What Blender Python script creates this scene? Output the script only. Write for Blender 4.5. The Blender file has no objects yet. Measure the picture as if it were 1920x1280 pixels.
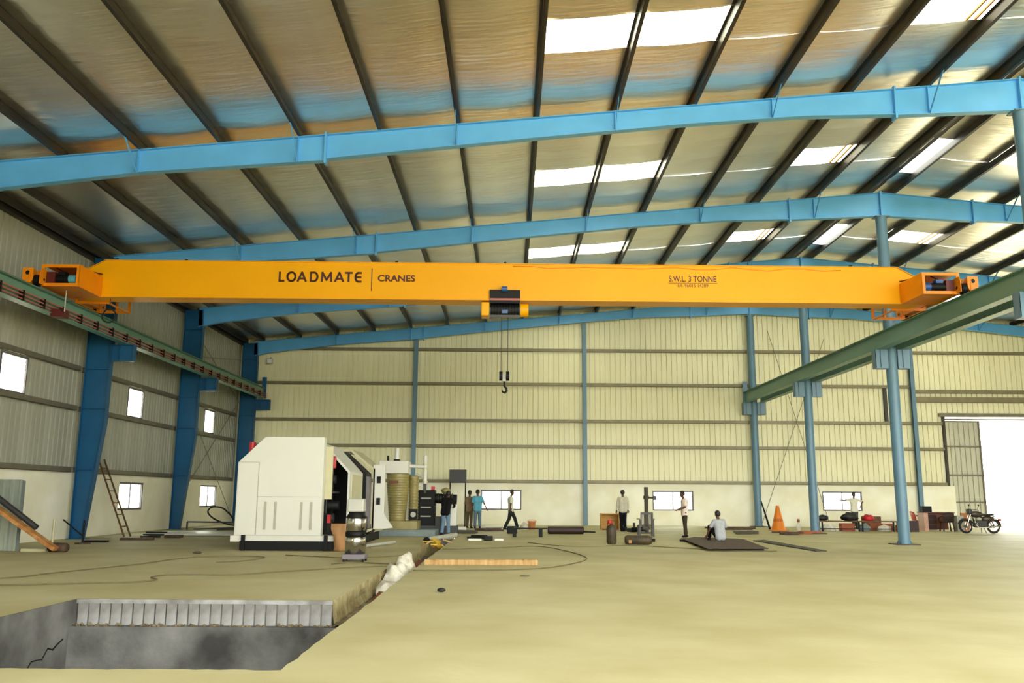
import bpy, bmesh, math, random
from mathutils import Vector, Matrix
RND = random.Random(11)
sc = bpy.context.scene
COL = sc.collection

# ------------------------------------------------------------------ camera
F_PX, PITCH, YAW, ROLL, CAM_H = 1606.95, .1786, .0015, .0066, 1.5
cd = bpy.data.cameras.new('camera'); cam = bpy.data.objects.new('camera', cd); COL.objects.link(cam)
cd.sensor_width = 36; cd.lens = F_PX * 36 / 1920; cd.clip_start = .05; cd.clip_end = 600
cp, sp, cy, sy = math.cos(PITCH), math.sin(PITCH), math.cos(YAW), math.sin(YAW)
fw = Vector((sy * cp, cy * cp, sp)); rt = Vector((cy, -sy, 0)); upv = rt.cross(fw)
r2 = rt * math.cos(ROLL) + upv * math.sin(ROLL); u2 = upv * math.cos(ROLL) - rt * math.sin(ROLL)
mw = Matrix((r2, u2, -fw)).transposed().to_4x4(); mw.translation = (0, 0, CAM_H)
cam.matrix_world = mw
sc.camera = cam

# ------------------------------------------------------------------ sky, exposure
world = bpy.data.worlds.new('overcast_sky'); sc.world = world; world.use_nodes = True
bg = world.node_tree.nodes['Background']
bg.inputs[0].default_value = (.98, 1.0, .935, 1); bg.inputs[1].default_value = 4.2
vs = sc.view_settings
vs.view_transform = 'Standard'; vs.look = 'None'; vs.gamma = 1; vs.use_curve_mapping = False
vs.exposure = 1.5
sc.cycles.max_bounces = 10; sc.cycles.diffuse_bounces = 6; sc.cycles.glossy_bounces = 4
sc.cycles.transmission_bounces = 6; sc.cycles.transparent_max_bounces = 8
sc.cycles.sample_clamp_indirect = 8; sc.cycles.caustics_reflective = False; sc.cycles.caustics_refractive = False
sc.cycles.use_denoising = True

def portal(name, loc, rot, sx, sy_):          # daylight sampling guide in a real opening
    l = bpy.data.lights.new(name, 'AREA'); l.shape = 'RECTANGLE'; l.size = sx; l.size_y = sy_
    l.cycles.is_portal = True
    o = bpy.data.objects.new(name, l); o.location = loc; o.rotation_euler = rot; COL.objects.link(o)
portal('daylight_open_front', (18.2, -4.9, 5.5), (math.radians(90), 0, 0), 46, 13)
portal('daylight_back_door', (26.9, 47.3, 2.9), (math.radians(-90), 0, 0), 6.6, 5.8)

# ------------------------------------------------------------------ materials
def lin(c):
    return tuple(((v / 255) / 12.92 if v / 255 <= .04045 else ((v / 255 + .055) / 1.055) ** 2.4) for v in c)
MATS = {}
def mat(name, rgb, rough=.5, metal=0., var=.12, scale=3., bump=0., bscale=40., spec=.5, rgb2=None, stretch=None, detail=4, trans=0., emis=None, aniso=0.):
    if name in MATS: return MATS[name]
    m = bpy.data.materials.new(name); m.use_nodes = True
    nt = m.node_tree; N = nt.nodes; L = nt.links
    b = N['Principled BSDF']
    c = lin(rgb); c2 = lin(rgb2) if rgb2 else tuple(x * (1 - var) for x in c)
    tc = N.new('ShaderNodeTexCoord'); mp = N.new('ShaderNodeMapping')
    L.new(tc.outputs['Object'], mp.inputs[0])
    if stretch: mp.inputs['Scale'].default_value = stretch
    nz = N.new('ShaderNodeTexNoise'); nz.inputs['Scale'].default_value = scale; nz.inputs['Detail'].default_value = detail
    L.new(mp.outputs[0], nz.inputs['Vector'])
    cr = N.new('ShaderNodeValToRGB'); cr.color_ramp.elements[0].position = .35; cr.color_ramp.elements[1].position = .7
    cr.color_ramp.elements[0].color = (*c2, 1); cr.color_ramp.elements[1].color = (*c, 1)
    L.new(nz.outputs[0], cr.inputs[0]); L.new(cr.outputs[0], b.inputs['Base Color'])
    b.inputs['Roughness'].default_value = rough; b.inputs['Metallic'].default_value = metal
    b.inputs['Specular IOR Level'].default_value = spec
    if aniso: b.inputs['Anisotropic'].default_value = aniso
    if trans: b.inputs['Transmission Weight'].default_value = trans
    if emis: b.inputs['Emission Color'].default_value = (*lin(emis[0]), 1); b.inputs['Emission Strength'].default_value = emis[1]
    if bump:
        n2 = N.new('ShaderNodeTexNoise'); n2.inputs['Scale'].default_value = bscale; n2.inputs['Detail'].default_value = 3
        L.new(mp.outputs[0], n2.inputs['Vector'])
        bp = N.new('ShaderNodeBump'); bp.inputs['Strength'].default_value = bump; bp.inputs['Distance'].default_value = .02
        L.new(n2.outputs[0], bp.inputs['Height']); L.new(bp.outputs[0], b.inputs['Normal'])
    MATS[name] = m
    return m
def pane_mat(name, rgb, t=.85):
    m = bpy.data.materials.new(name); m.use_nodes = True; nt = m.node_tree; N = nt.nodes; L = nt.links
    N.remove(N['Principled BSDF']); out = N['Material Output']
    a = N.new('ShaderNodeBsdfTransparent'); a.inputs[0].default_value = (*lin(rgb), 1)
    g = N.new('ShaderNodeBsdfGlossy'); g.inputs['Roughness'].default_value = .05
    fr = N.new('ShaderNodeValue'); fr.outputs[0].default_value = .06
    mx = N.new('ShaderNodeMixShader'); L.new(fr.outputs[0], mx.inputs[0]); L.new(a.outputs[0], mx.inputs[1]); L.new(g.outputs[0], mx.inputs[2])
    L.new(mx.outputs[0], out.inputs[0]); MATS[name] = m; return m
def translucent_mat(name, rgb, clear=.35):
    m = bpy.data.materials.new(name); m.use_nodes = True; nt = m.node_tree; N = nt.nodes; L = nt.links
    N.remove(N['Principled BSDF']); out = N['Material Output']
    a = N.new('ShaderNodeBsdfTransparent'); a.inputs[0].default_value = (*lin(rgb), 1)
    t = N.new('ShaderNodeBsdfTranslucent'); t.inputs[0].default_value = (*lin(rgb), 1)
    nz = N.new('ShaderNodeTexNoise'); nz.inputs['Scale'].default_value = 2
    mm = N.new('ShaderNodeMapRange'); mm.inputs[3].default_value = clear - .08; mm.inputs[4].default_value = clear + .08
    L.new(nz.outputs[0], mm.inputs[0])
    mx = N.new('ShaderNodeMixShader'); L.new(mm.outputs[0], mx.inputs[0]); L.new(t.outputs[0], mx.inputs[1]); L.new(a.outputs[0], mx.inputs[2])
    L.new(mx.outputs[0], out.inputs[0]); MATS[name] = m; return m

# setting
mat('concrete_floor', (198, 189, 146), rough=.62, rgb2=(180, 169, 122), scale=.7, bump=.2, bscale=9, spec=.22, detail=14)
mat('pit_concrete', (132, 130, 126), rough=.85, rgb2=(54, 52, 49), scale=1.1, bump=.4, bscale=14, detail=8)
mat('strip_concrete', (160, 158, 156), rough=.85, rgb2=(112, 108, 102), scale=3, bump=.3, bscale=18, detail=8)
mat('trench_plaster', (184, 172, 126), rough=.9, rgb2=(140, 122, 78), scale=4, bump=.5, bscale=18)
mat('dirt', (138, 122, 92), rough=.95, rgb2=(96, 84, 62), scale=4, bump=.8, bscale=20)
mat('plaster', (248, 245, 226), rough=.85, rgb2=(236, 230, 202), scale=.9, bump=.1, bscale=25, detail=8)
mat('door_sheet_shaded', (196, 194, 176), rough=.5, rgb2=(182, 180, 160), scale=.6, stretch=(1, 1, .15))  # backlit door leaf, its shade put into the sheet colour
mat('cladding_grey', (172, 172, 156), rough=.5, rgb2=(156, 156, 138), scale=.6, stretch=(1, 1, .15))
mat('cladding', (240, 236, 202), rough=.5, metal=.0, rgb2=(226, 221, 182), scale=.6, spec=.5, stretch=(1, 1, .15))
mat('galvanised', (118, 112, 94), rough=.45, metal=.25, var=.25, scale=3)
mat('purlin_steel', (54, 49, 43), rough=.45, metal=.3, var=.3, scale=2, stretch=(1, .3, 1))
mat('blue_paint', (98, 178, 236), rough=.42, var=.12, scale=1.2, spec=.5)
mat('blue_paint_shaded', (20, 84, 126), rough=.45, var=.15, scale=1.2, spec=.4)  # same paint as the rafters, darkened for the shade on the left
mat('girt_lit', (128, 119, 88), rough=.45, metal=.2, var=.2, scale=3)  # galvanised girts of the back wall, lit edges put into the colour
mat('pipe_blue', (92, 127, 148), rough=.42, var=.14, scale=1.4, spec=.5)
mat('runway_reflected_green', (104, 146, 128), rough=.42, var=.2, scale=.8, spec=.5, stretch=(1, .3, 1))  # yellow reflections on the beams put into a green-teal colour
mat('aluminium', (170, 168, 165), rough=.35, metal=.6, var=.1)
mat('ground_outside', (205, 196, 165), rough=.9, var=.1, scale=.3)
pane_mat('window_glass', (245, 248, 245))
translucent_mat('skylight_sheet', (250, 248, 225), .45)
translucent_mat('louvre_sheet', (248, 248, 240), .5)
# foil insulation: crinkled reflective sheet
m = mat('foil', (248, 246, 240), rough=.34, metal=1., rgb2=(228, 222, 212), scale=.5, spec=.5, detail=6)
nt = m.node_tree; N = nt.nodes; L = nt.links; bs = N['Principled BSDF']
tc = N.new('ShaderNodeTexCoord'); mp = N.new('ShaderNodeMapping'); mp.inputs['Scale'].default_value = (.55, 3.2, 1); L.new(tc.outputs['Object'], mp.inputs[0])
n1 = N.new('ShaderNodeTexNoise'); n1.inputs['Scale'].default_value = 1.6; n1.inputs['Detail'].default_value = 5; L.new(mp.outputs[0], n1.inputs['Vector'])
bp = N.new('ShaderNodeBump'); bp.inputs['Strength'].default_value = .5; bp.inputs['Distance'].default_value = .05
L.new(n1.outputs[0], bp.inputs['Height']); L.new(bp.outputs[0], bs.inputs['Normal'])
# crane
mat('crane_yellow', (238, 166, 0), rough=.42, var=.06, scale=.5, spec=.22)
mat('crane_orange', (236, 138, 0), rough=.4, var=.1, scale=2)
mat('letter_brown', (72, 26, 12), rough=.6, var=.1)
mat('seam_shade_grey', (176, 172, 154), rough=.6)
mat('black_metal', (9, 9, 10), rough=.6, var=.3, spec=.25)
mat('window_frame_grey', (92, 88, 100), rough=.5, var=.1)
mat('dark_grey', (44, 44, 45), rough=.5, var=.2)
mat('motor_blue', (40, 80, 140), rough=.4, var=.2)
mat('motor_teal', (95, 165, 180), rough=.4, var=.2)
mat('conductor_red', (176, 96, 86), rough=.5, var=.2)
mat('maroon', (88, 22, 16), rough=.5, var=.2)
mat('steel_rope', (60, 60, 62), rough=.5, metal=.4)
mat('machine_white', (218, 216, 204), rough=.35, var=.04, scale=1.2, spec=.4)
mat('machine_cream', (200, 193, 154), rough=.4, var=.08)
mat('tank_olive', (156, 144, 90), rough=.38, rgb2=(130, 118, 68), scale=2, spec=.5)
mat('stainless', (190, 186, 178), rough=.18, metal=1., var=.1)
mat('plastic_grey', (120, 112, 118), rough=.5, var=.1)
mat('light_grey', (180, 178, 165), rough=.5, var=.1)
mat('grey_blue', (120, 132, 130), rough=.5, var=.2)
mat('red_paint', (190, 30, 36), rough=.45, var=.15)
mat('brick_red', (165, 88, 58), rough=.8, var=.2)
mat('dark_maroon', (44, 16, 13), rough=.6, var=.25)
mat('plywood', (214, 168, 88), rough=.7, rgb2=(190, 140, 66), scale=2, stretch=(1, 1, 6))
mat('timber', (190, 158, 104), rough=.75, rgb2=(160, 122, 72), scale=2.5, stretch=(6, 1, 1))
mat('old_wood', (120, 84, 50), rough=.8, rgb2=(78, 52, 30), scale=5)
mat('rust_orange', (200, 148, 84), rough=.8, rgb2=(150, 94, 44), scale=5)
mat('rust_brown', (86, 62, 42), rough=.75, rgb2=(54, 38, 26), scale=6)
mat('cylinder_olive', (74, 62, 34), rough=.6, rgb2=(48, 38, 22), scale=5)
mat('rubber', (12, 11, 11), rough=.75, var=.3)
mat('chrome', (200, 196, 188), rough=.15, metal=1., var=.05)
mat('cone_orange', (228, 128, 8), rough=.5, var=.12)
mat('cone_dark', (190, 96, 12), rough=.55, var=.12)
mat('bucket_orange', (226, 150, 96), rough=.5, var=.1)
mat('chair_red', (212, 84, 72), rough=.4, var=.1)
mat('chair_brown', (38, 29, 23), rough=.45, var=.15)
mat('mesh_dark', (66, 60, 48), rough=.7, var=.2)
mat('desk_brown', (120, 62, 40), rough=.5, var=.3)
mat('desk_panel', (170, 98, 34), rough=.5, var=.15)
mat('desk_pink', (205, 160, 138), rough=.5, var=.1)
mat('white_sack', (232, 226, 210), rough=.7, rgb2=(196, 188, 168), scale=6, bump=.4, bscale=16)
mat('black_sack', (14, 13, 14), rough=.55, var=.3, bump=.4, bscale=14)
mat('yellow_scrap', (225, 180, 50), rough=.6, var=.2)
mat('cable_rubber', (112, 100, 66), rough=.6, var=.3)
mat('brown_paper', (176, 130, 84), rough=.85, var=.2)
mat('brick_dark_red', (120, 44, 24), rough=.8, var=.3)
mat('sheet_metal', (160, 168, 158), rough=.35, metal=.5, var=.15)
mat('moto_black', (16, 14, 12), rough=.35, var=.3)
mat('moto_brown', (58, 46, 32), rough=.4, var=.2)
mat('lamp_glass', (235, 235, 230), rough=.2, var=.02)
# people
mat('skin', (92, 58, 40), rough=.6, var=.08, scale=8)
mat('hair_black', (18, 15, 14), rough=.55, var=.3, scale=20, bump=.4, bscale=60)
for nme, c in (('shirt_black', (16, 14, 16)), ('shirt_brown', (138, 116, 92)), ('shirt_blue', (96, 168, 190)), ('shirt_cream', (214, 214, 190)),
               ('shirt_grey_white', (206, 198, 176)), ('shirt_pink_white', (240, 222, 206)), ('shirt_check', (172, 174, 176)), ('shirt_white', (232, 226, 206)),
               ('denim', (112, 138, 160)), ('trouser_olive', (96, 84, 56)), ('trouser_bluegrey', (96, 116, 130)), ('trouser_dark', (34, 36, 33)),
               ('trouser_black', (10, 10, 14)), ('trouser_brown', (62, 52, 38)), ('trouser_grey', (66, 76, 74)), ('shoe_dark', (30, 26, 24))):
    mat(nme, c, rough=.85, var=.14, scale=9, spec=.2)

# ------------------------------------------------------------------ mesh building
W = {}
def A(v): return Vector(v)
class MB:
    def __init__(s): s.v = []; s.f = []; s.sm = []
    def add(s, vs_, fs, smooth=False):
        o = len(s.v); s.v += [Vector(p) for p in vs_]
        for f in fs: s.f.append([i + o for i in f]); s.sm.append(smooth)
        return s
    def hexa(s, p):     # 8 pts: bottom 4 ccw, top 4 ccw
        return s.add(p, [(3, 2, 1, 0), (4, 5, 6, 7), (0, 1, 5, 4), (1, 2, 6, 5), (2, 3, 7, 6), (3, 0, 4, 7)])
    def box(s, x0, x1, y0, y1, z0, z1):
        return s.hexa([(x0, y0, z0), (x1, y0, z0), (x1, y1, z0), (x0, y1, z0), (x0, y0, z1), (x1, y0, z1), (x1, y1, z1), (x0, y1, z1)])
    def obox(s, c, sz, rot=(0, 0, 0)):
        from mathutils import Euler
        R = Euler(rot).to_matrix(); c = A(c); a, b, h = sz[0] / 2, sz[1] / 2, sz[2] / 2
        return s.hexa([c + R @ A(q) for q in ((-a, -b, -h), (a, -b, -h), (a, b, -h), (-a, b, -h), (-a, -b, h), (a, -b, h), (a, b, h), (-a, b, h))])
    def bar(s, p0, p1, w, h=None, up=(0, 0, 1)):     # rectangular bar between points
        h = h or w; p0 = A(p0); p1 = A(p1); d = (p1 - p0).normalized(); u = A(up)
        if abs(d.dot(u)) > .98: u = A((0, 1, 0))
        x = d.cross(u).normalized(); z = x.cross(d)
        c = [(-w / 2, -h / 2), (w / 2, -h / 2), (w / 2, h / 2), (-w / 2, h / 2)]
        a = [p0 + x * i + z * j for i, j in c]; b = [p1 + x * i + z * j for i, j in c]
        return s.hexa(a + b)
    def prism(s, poly, axis, a, b):
        def P(q, t): return {'y': (q[0], t, q[1]), 'x': (t, q[0], q[1]), 'z': (q[0], q[1], t)}[axis]
        n = len(poly); vs_ = [P(q, a) for q in poly] + [P(q, b) for q in poly]
        fs = [tuple(range(n))[::-1], tuple(range(n, 2 * n))] + [(i, (i + 1) % n, n + (i + 1) % n, n + i) for i in range(n)]
        return s.add(vs_, fs)
    def ring(s, c, d, r, n, u=None):
        d = A(d).normalized(); u = u or (A((0, 0, 1)) if abs(d.z) < .9 else A((1, 0, 0)))
        x = d.cross(u).normalized(); y = x.cross(d)
        return [A(c) + (x * math.cos(2 * math.pi * i / n) + y * math.sin(2 * math.pi * i / n)) * r for i in range(n)]
    def cyl(s, p0, p1, r0, r1=None, n=14, smooth=True):
        r1 = r0 if r1 is None else r1; d = A(p1) - A(p0)
        a = s.ring(p0, d, r0, n); b = s.ring(p1, d, r1, n)
        s.add(a + b, [(i, (i + 1) % n, n + (i + 1) % n, n + i) for i in range(n)], smooth)
        o = len(s.v); s.v += [Vector(q) for q in a + b]
        s.f.append([o + i for i in range(n)][::-1]); s.f.append([o + n + i for i in range(n)]); s.sm += [False, False]
        return s
    def tube(s, pts, r, n=8, closed=False):
        P = [A(p) for p in pts]; k = len(P); rings = []; u = None
        for i in range(k):
            if closed: d = P[(i + 1) % k] - P[i - 1]
            else: d = P[min(i + 1, k - 1)] - P[max(i - 1, 0)]
            d.normalize()
            if u is None: u = A((0, 0, 1)) if abs(d.z) < .9 else A((1, 0, 0))
            x = d.cross(u).normalized(); u = x.cross(d)
            rr = r[i] if isinstance(r, (list, tuple)) else r
            rings += [P[i] + (x * math.cos(2 * math.pi * j / n) + u * math.sin(2 * math.pi * j / n)) * rr for j in range(n)]
        fs = []
        for i in range(k if closed else k - 1):
            a = i * n; b = ((i + 1) % k) * n
            fs += [(a + j, a + (j + 1) % n, b + (j + 1) % n, b + j) for j in range(n)]
        if not closed: fs += [tuple(range(n))[::-1], tuple(range((k - 1) * n, k * n))]
        return s.add(rings, fs, True)
    def lathe(s, c, prof, n=20, smooth=True):
        c = A(c); vs_ = []; fs = []
        for r, z in prof: vs_ += [c + A((r * math.cos(2 * math.pi * j / n), r * math.sin(2 * math.pi * j / n), z)) for j in range(n)]
        for i in range(len(prof) - 1): fs += [(i * n + j, i * n + (j + 1) % n, (i + 1) * n + (j + 1) % n, (i + 1) * n + j) for j in range(n)]
        fs += [tuple(range(n))[::-1], tuple(range((len(prof) - 1) * n, len(prof) * n))]
        return s.add(vs_, fs, smooth)
    def ball(s, c, r, n=12, m=8):
        rx, ry, rz = (r, r, r) if isinstance(r, (int, float)) else r
        c = A(c); vs_ = [c + A((0, 0, -rz))]; fs = []
        for i in range(1, m):
            t = -math.pi / 2 + math.pi * i / m
            vs_ += [c + A((rx * math.cos(t) * math.cos(2 * math.pi * j / n), ry * math.cos(t) * math.sin(2 * math.pi * j / n), rz * math.sin(t))) for j in range(n)]
        vs_.append(c + A((0, 0, rz))); last = len(vs_) - 1
        fs += [(0, 1 + (j + 1) % n, 1 + j) for j in range(n)]
        for i in range(m - 2): fs += [(1 + i * n + j, 1 + i * n + (j + 1) % n, 1 + (i + 1) * n + (j + 1) % n, 1 + (i + 1) * n + j) for j in range(n)]
        fs += [(last, 1 + (m - 2) * n + j, 1 + (m - 2) * n + (j + 1) % n) for j in range(n)]
        return s.add(vs_, fs, True)
    def cap(s, a, b, ra, rb=None, n=12):
        rb = ra if rb is None else rb
        s.cyl(a, b, ra, rb, n); s.ball(a, ra, n, 8); s.ball(b, rb, n, 8); return s
    def mesh(s, name, off=Vector()):
        me = bpy.data.meshes.new(name); me.from_pydata([p - off for p in s.v], [], s.f); me.polygons.foreach_set('use_smooth', s.sm); me.update(); return me
    def build(s, name, material, parent=None, bevel=0, kind=None, label=None):
        xs = [p.x for p in s.v]; ys = [p.y for p in s.v]; zs = [p.z for p in s.v]
        loc = Vector(((min(xs) + max(xs)) / 2, (min(ys) + max(ys)) / 2, min(zs)))
        me = s.mesh(name, loc); me.materials.append(MATS[material])
        o = bpy.data.objects.new(name, me); COL.objects.link(o); W[o] = loc
        if parent is not None: o.parent = parent; o.location = loc - W[parent]
        else: o.location = loc
        if bevel:
            md = o.modifiers.new('edges', 'BEVEL'); md.width = bevel; md.segments = 2; md.limit_method = 'ANGLE'
        if kind: o['kind'] = kind
        if label: o['label'] = label
        return o
def tag(o, label, cat, group=None, kind=None):
    o['label'] = label; o['category'] = cat
    if group: o['group'] = group
    if kind: o['kind'] = kind
    return o
def struct(o, label=None, cat=None):
    o['kind'] = 'structure'
    if label: o['label'] = label
    if cat: o['category'] = cat
    return o
def empty(name, loc, rz=0, local=False):
    o = bpy.data.objects.new(name, None); COL.objects.link(o); o.location = loc; o.rotation_euler = (0, 0, rz)
    o.empty_display_size = .2
    W[o] = Vector((0, 0, 0)) if local else Vector(loc)
    return o
def share(o, loc, parent, name=None, scale=None, rot=None):     # a further alike piece with the same mesh
    c = o.copy(); c.name = name or o.name.split('.')[0]; COL.objects.link(c); c.parent = parent; c.location = Vector(loc) - W[parent]
    W[c] = Vector(loc)
    if scale: c.scale = scale
    if rot: c.rotation_euler = rot
    return c
def dup(o, parent=None, loc=None, rz=None):
    c = o.copy(); COL.objects.link(c); c.parent = parent
    if loc is not None: c.location = loc
    if rz is not None: c.rotation_euler = (0, 0, rz)
    for ch in list(o.children): dup(ch, c)
    return c

# ================================================================== THE SETTING
XL, XRG, YB = -14.9, 13.2, 46.8            # left wall, ridge line, back wall
BAY, Y1 = 8.51, 29.33
FR = [Y1 + BAY * k for k in (-2, -1, 0, 1, 2)]      # frame lines 12.31 20.82 29.33 37.84 46.35
PIT = (-6.25, -1.98, 7.85, 12.88); TR = (-2.55, -1.98, 12.88, 31.0)
SL = .0937
def ztop(x): return 12.3 - SL * abs(XRG - x)        # top of rafters
def zroof(x): return ztop(x) + .27
XR2 = 2 * XRG - XL                                   # right wall 41.3

# ---- floor slab with the pit and the trench left open
b = MB()
def slab(b, x0, x1, y0, y1): b.add([(x0, y0, 0), (x1, y0, 0), (x1, y1, 0), (x0, y1, 0)], [(0, 1, 2, 3)])
slab(b, XL - .3, PIT[0], -8, YB + .3)
slab(b, PIT[0], TR[0], PIT[3], YB + .3)
slab(b, TR[0], TR[1], TR[3], YB + .3)
rq = random.Random(3)       # ragged cast edges along the pit front and the trench side
edge = [(PIT[0], PIT[2])] + [(PIT[0] + (PIT[1] - PIT[0]) * i / 40, PIT[2] + rq.uniform(-.025, .02)) for i in range(1, 40)] + [(PIT[1], PIT[2])]
b.add([(PIT[0], -8, 0)] + [(PIT[1], -8, 0)] + [(x, y, 0) for x, y in edge[::-1]], [tuple(range(43))])
edge2 = [(PIT[1], PIT[2])] + [(PIT[1] + rq.uniform(-.02, .015), PIT[2] + (YB + .3 - PIT[2]) * i / 150) for i in range(1, 150)] + [(PIT[1], YB + .3)]
b.add([(PIT[1], -8, 0), (XR2 + .3, -8, 0), (XR2 + .3, YB + .3, 0)] + [(x, y, 0) for x, y in edge2[::-1]], [tuple(range(3 + len(edge2)))])
# slab thickness at the openings
for (x0, y0, x1, y1, d) in ((PIT[0], PIT[2] - .03, PIT[1], PIT[2] - .03, 1.8), (PIT[1] + .02, PIT[2], PIT[1] + .02, TR[3], 1.8)):
    b.add([(x0, y0, 0), (x1, y1, 0), (x1, y1, -d), (x0, y0, -d)], [(0, 1, 2, 3)])
floor = b.build('floor', 'concrete_floor'); struct(floor, 'pale yellowish cast concrete floor of the workshop', 'floor')

# ---- machine pit and cable trench
pit = empty('machine_pit', ((PIT[0] + PIT[1]) / 2, (PIT[2] + PIT[3]) / 2, -1.8)); struct(pit, 'rectangular grey concrete machine pit in the foreground floor', 'pit')
MB().box(PIT[0], PIT[1], PIT[2] - .2, PIT[3] - .16, -2.0, -1.8).build('pit_bottom', 'pit_concrete', pit)
MB().box(PIT[0] - .3, PIT[0], PIT[2] - .3, PIT[3] + .1, -1.9, -.004).build('pit_side_wall', 'pit_concrete', pit)
MB().box(PIT[0], PIT[1], PIT[3] - .16, PIT[3] + .3, -1.9, -.36).build('pit_back_wall', 'pit_concrete', pit)
b = MB(); rq = random.Random(9); pts = [(PIT[3] - .3 - .13 * i, -.5 - .035 * i + rq.uniform(-.05, .05)) for i in range(20)]     # crack along the side wall
for i, ((ya, za), (yb_, zb)) in enumerate(zip(pts, pts[1:])):
    t0 = .006 + .016 * rq.random(); b.hexa([(PIT[0], yb_, zb - t0), (PIT[0] + .004, yb_, zb - t0), (PIT[0] + .004, ya, za - t0), (PIT[0], ya, za - t0), (PIT[0], yb_, zb + t0 * .5), (PIT[0] + .004, yb_, zb + t0 * .5), (PIT[0] + .004, ya, za + t0 * .5), (PIT[0], ya, za + t0 * .5)])
b.build('wall_crack', 'black_metal', pit)
# broken ledge rubble
b = MB(); rq = random.Random(5)
for i in range(110):
    x = rq.uniform(PIT[0], PIT[1]); s_ = rq.uniform(.01, .032)
    b.obox((x, PIT[3] - .02 - rq.uniform(.0, .12), -.36 + s_ * .3), (s_ * 2, s_ * 1.4, s_), (rq.random(), rq.random(), rq.random() * 3))
b.build('ledge_rubble', 'dirt', pit, kind='stuff')
# slab edge: a row of cast segments between saw cuts
n = 23; x0, x1 = PIT[0] + .02, TR[0]
w_ = (x1 - x0) / n
blk = None
for i in range(n):
    xa = x0 + i * w_ + (.0 if i else 0)
    if blk is None: blk = MB().box(xa + .01, xa + w_ - .01, PIT[3], PIT[3] + .3, -.36, -.06).build('cast_segment', 'strip_concrete', pit, bevel=.003)
    else: share(blk, (xa + w_ / 2, PIT[3] + .15, -.36), pit, scale=(1, 1 , 1))
MB().box(x0, x1, PIT[3] + .02, PIT[3] + .3, -.36, -.06).build('cut_backing', 'pit_concrete', pit)
MB().box(x0 - .02, x1, PIT[3], PIT[3] + .3, -.06, -.002).build('slab_lip', 'strip_concrete', pit)
trench = empty('cable_trench', (-2.26, 22, -.4)); struct(trench, 'shallow cable trench running from the pit towards the white machine', 'trench')
b = MB(); rq = random.Random(8); ny = 70
for i in range(ny + 1):
    y = PIT[3] - .16 + (TR[3] - PIT[3] + .16) * i / ny
    for j in range(5): b.v.append(A((TR[0] - .02 + (TR[1] - TR[0] + .04) * j / 4, y, -.36 + rq.uniform(-.03, .05))))
for i in range(ny):
    for j in range(4): b.f.append([i * 5 + j, i * 5 + j + 1, i * 5 + j + 6, i * 5 + j + 5]); b.sm.append(False)
b.build('trench_bed', 'dirt', trench)
b = MB(); ny = 90      # rough poured side, seen from the right
for i in range(ny + 1):
    y = PIT[3] + (TR[3] - PIT[3]) * i / ny
    for j, z in enumerate((0, -.08, -.2, -.32, -.42)): b.v.append(A((TR[0] + (rq.uniform(-.015, .03) if j else 0) + (.03 if j == 3 else 0), y, z)))
for i in range(ny):
    for j in range(4): b.f.append([i * 5 + j, i * 5 + j + 1, i * 5 + j + 6, i * 5 + j + 5]); b.sm.append(False)
b.build('trench_side', 'trench_plaster', trench)
MB().box(TR[0], TR[1], TR[3], TR[3] + .1, -.45, -.002).build('trench_end', 'strip_concrete', trench)

# ---- ground outside
b = MB()
for x0, x1, y0, y1 in ((-120, 150, YB + .3, 240), (-120, XL - .3, -120, YB + .3), (XR2 + .3, 150, -120, YB + .3), (XL - .3, XR2 + .3, -120, -8)):
    b.add([(x0, y0, -.03), (x1, y0, -.03), (x1, y1, -.03), (x0, y1, -.03)], [(0, 1, 2, 3)])
struct(b.build('ground', 'ground_outside'), 'pale sunlit ground outside the building', 'ground')

# ---- walls: plastered dado with window openings, sheet cladding above
def dado(b, axis, t0, t1, lo, hi, h, wins):
    cur = lo
    def put(a, c, z0, z1):
        if axis == 'y': b.box(t0, t1, a, c, z0, z1)
        else: b.box(a, c, t0, t1, z0, z1)
    for a, c, z0, z1 in wins:
        put(cur, a, 0, h); put(a, c, 0, z0); put(a, c, z1, h); cur = c
    put(cur, hi, 0, h)
SW = 1.4183; PITCHR = SW / 5
def sheet(axis, plane, a, z0, z1a, z1b, sign):
    """one trapezoidal sheet of five ribs; ribs recede from the hall"""
    b = MB(); pts = []
    for k in range(5):
        s0 = k * PITCHR
        pts += [(s0, 0), (s0 + .2, 0), (s0 + .208, .06), (s0 + .272, .06)]
    pts.append((SW, 0)); pts.append((SW + .02, .002))
    for t, d in pts:
        z1 = z1a + (z1b - z1a) * t / SW
        for z in (z0, z1):
            b.v.append(A((plane + sign * d, a + t, z)) if axis == 'y' else A((a + t, plane + sign * d, z)))
    for i in range(len(pts) - 1): b.f.append([2 * i, 2 * i + 2, 2 * i + 3, 2 * i + 1]); b.sm.append(False)
    return b
lw_wins = [(33.2, 35.42, .88, 1.94), (41.95, 44.3, .88, 1.94)]
b = MB(); dado(b, 'y', XL - .25, XL, -4.9, YB + .25, 2.2, lw_wins)
wall_left = b.build('wall_left', 'plaster'); struct(wall_left, 'left long wall, plastered below and ribbed metal sheet above', 'wall')
upper = (3.93, 5.35)
proto = {}
def put_sheet(parent, axis, plane, a, z0, z1a, z1b, sign):
    key = (axis, round(z0, 2), round(z1a, 2), round(z1b, 2))
    if key in proto:
        src = proto[key]; d = (Vector((0, a - src['a0'], 0)) if axis == 'y' else Vector((a - src['a0'], 0, 0)))
        return share(src, W[src] + d, parent)
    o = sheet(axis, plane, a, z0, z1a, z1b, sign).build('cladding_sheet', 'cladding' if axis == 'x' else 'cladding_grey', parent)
    o['a0'] = a; proto[key] = o; return o
y = FR[0] + 3.93 - 12 * SW
i = 0
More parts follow.
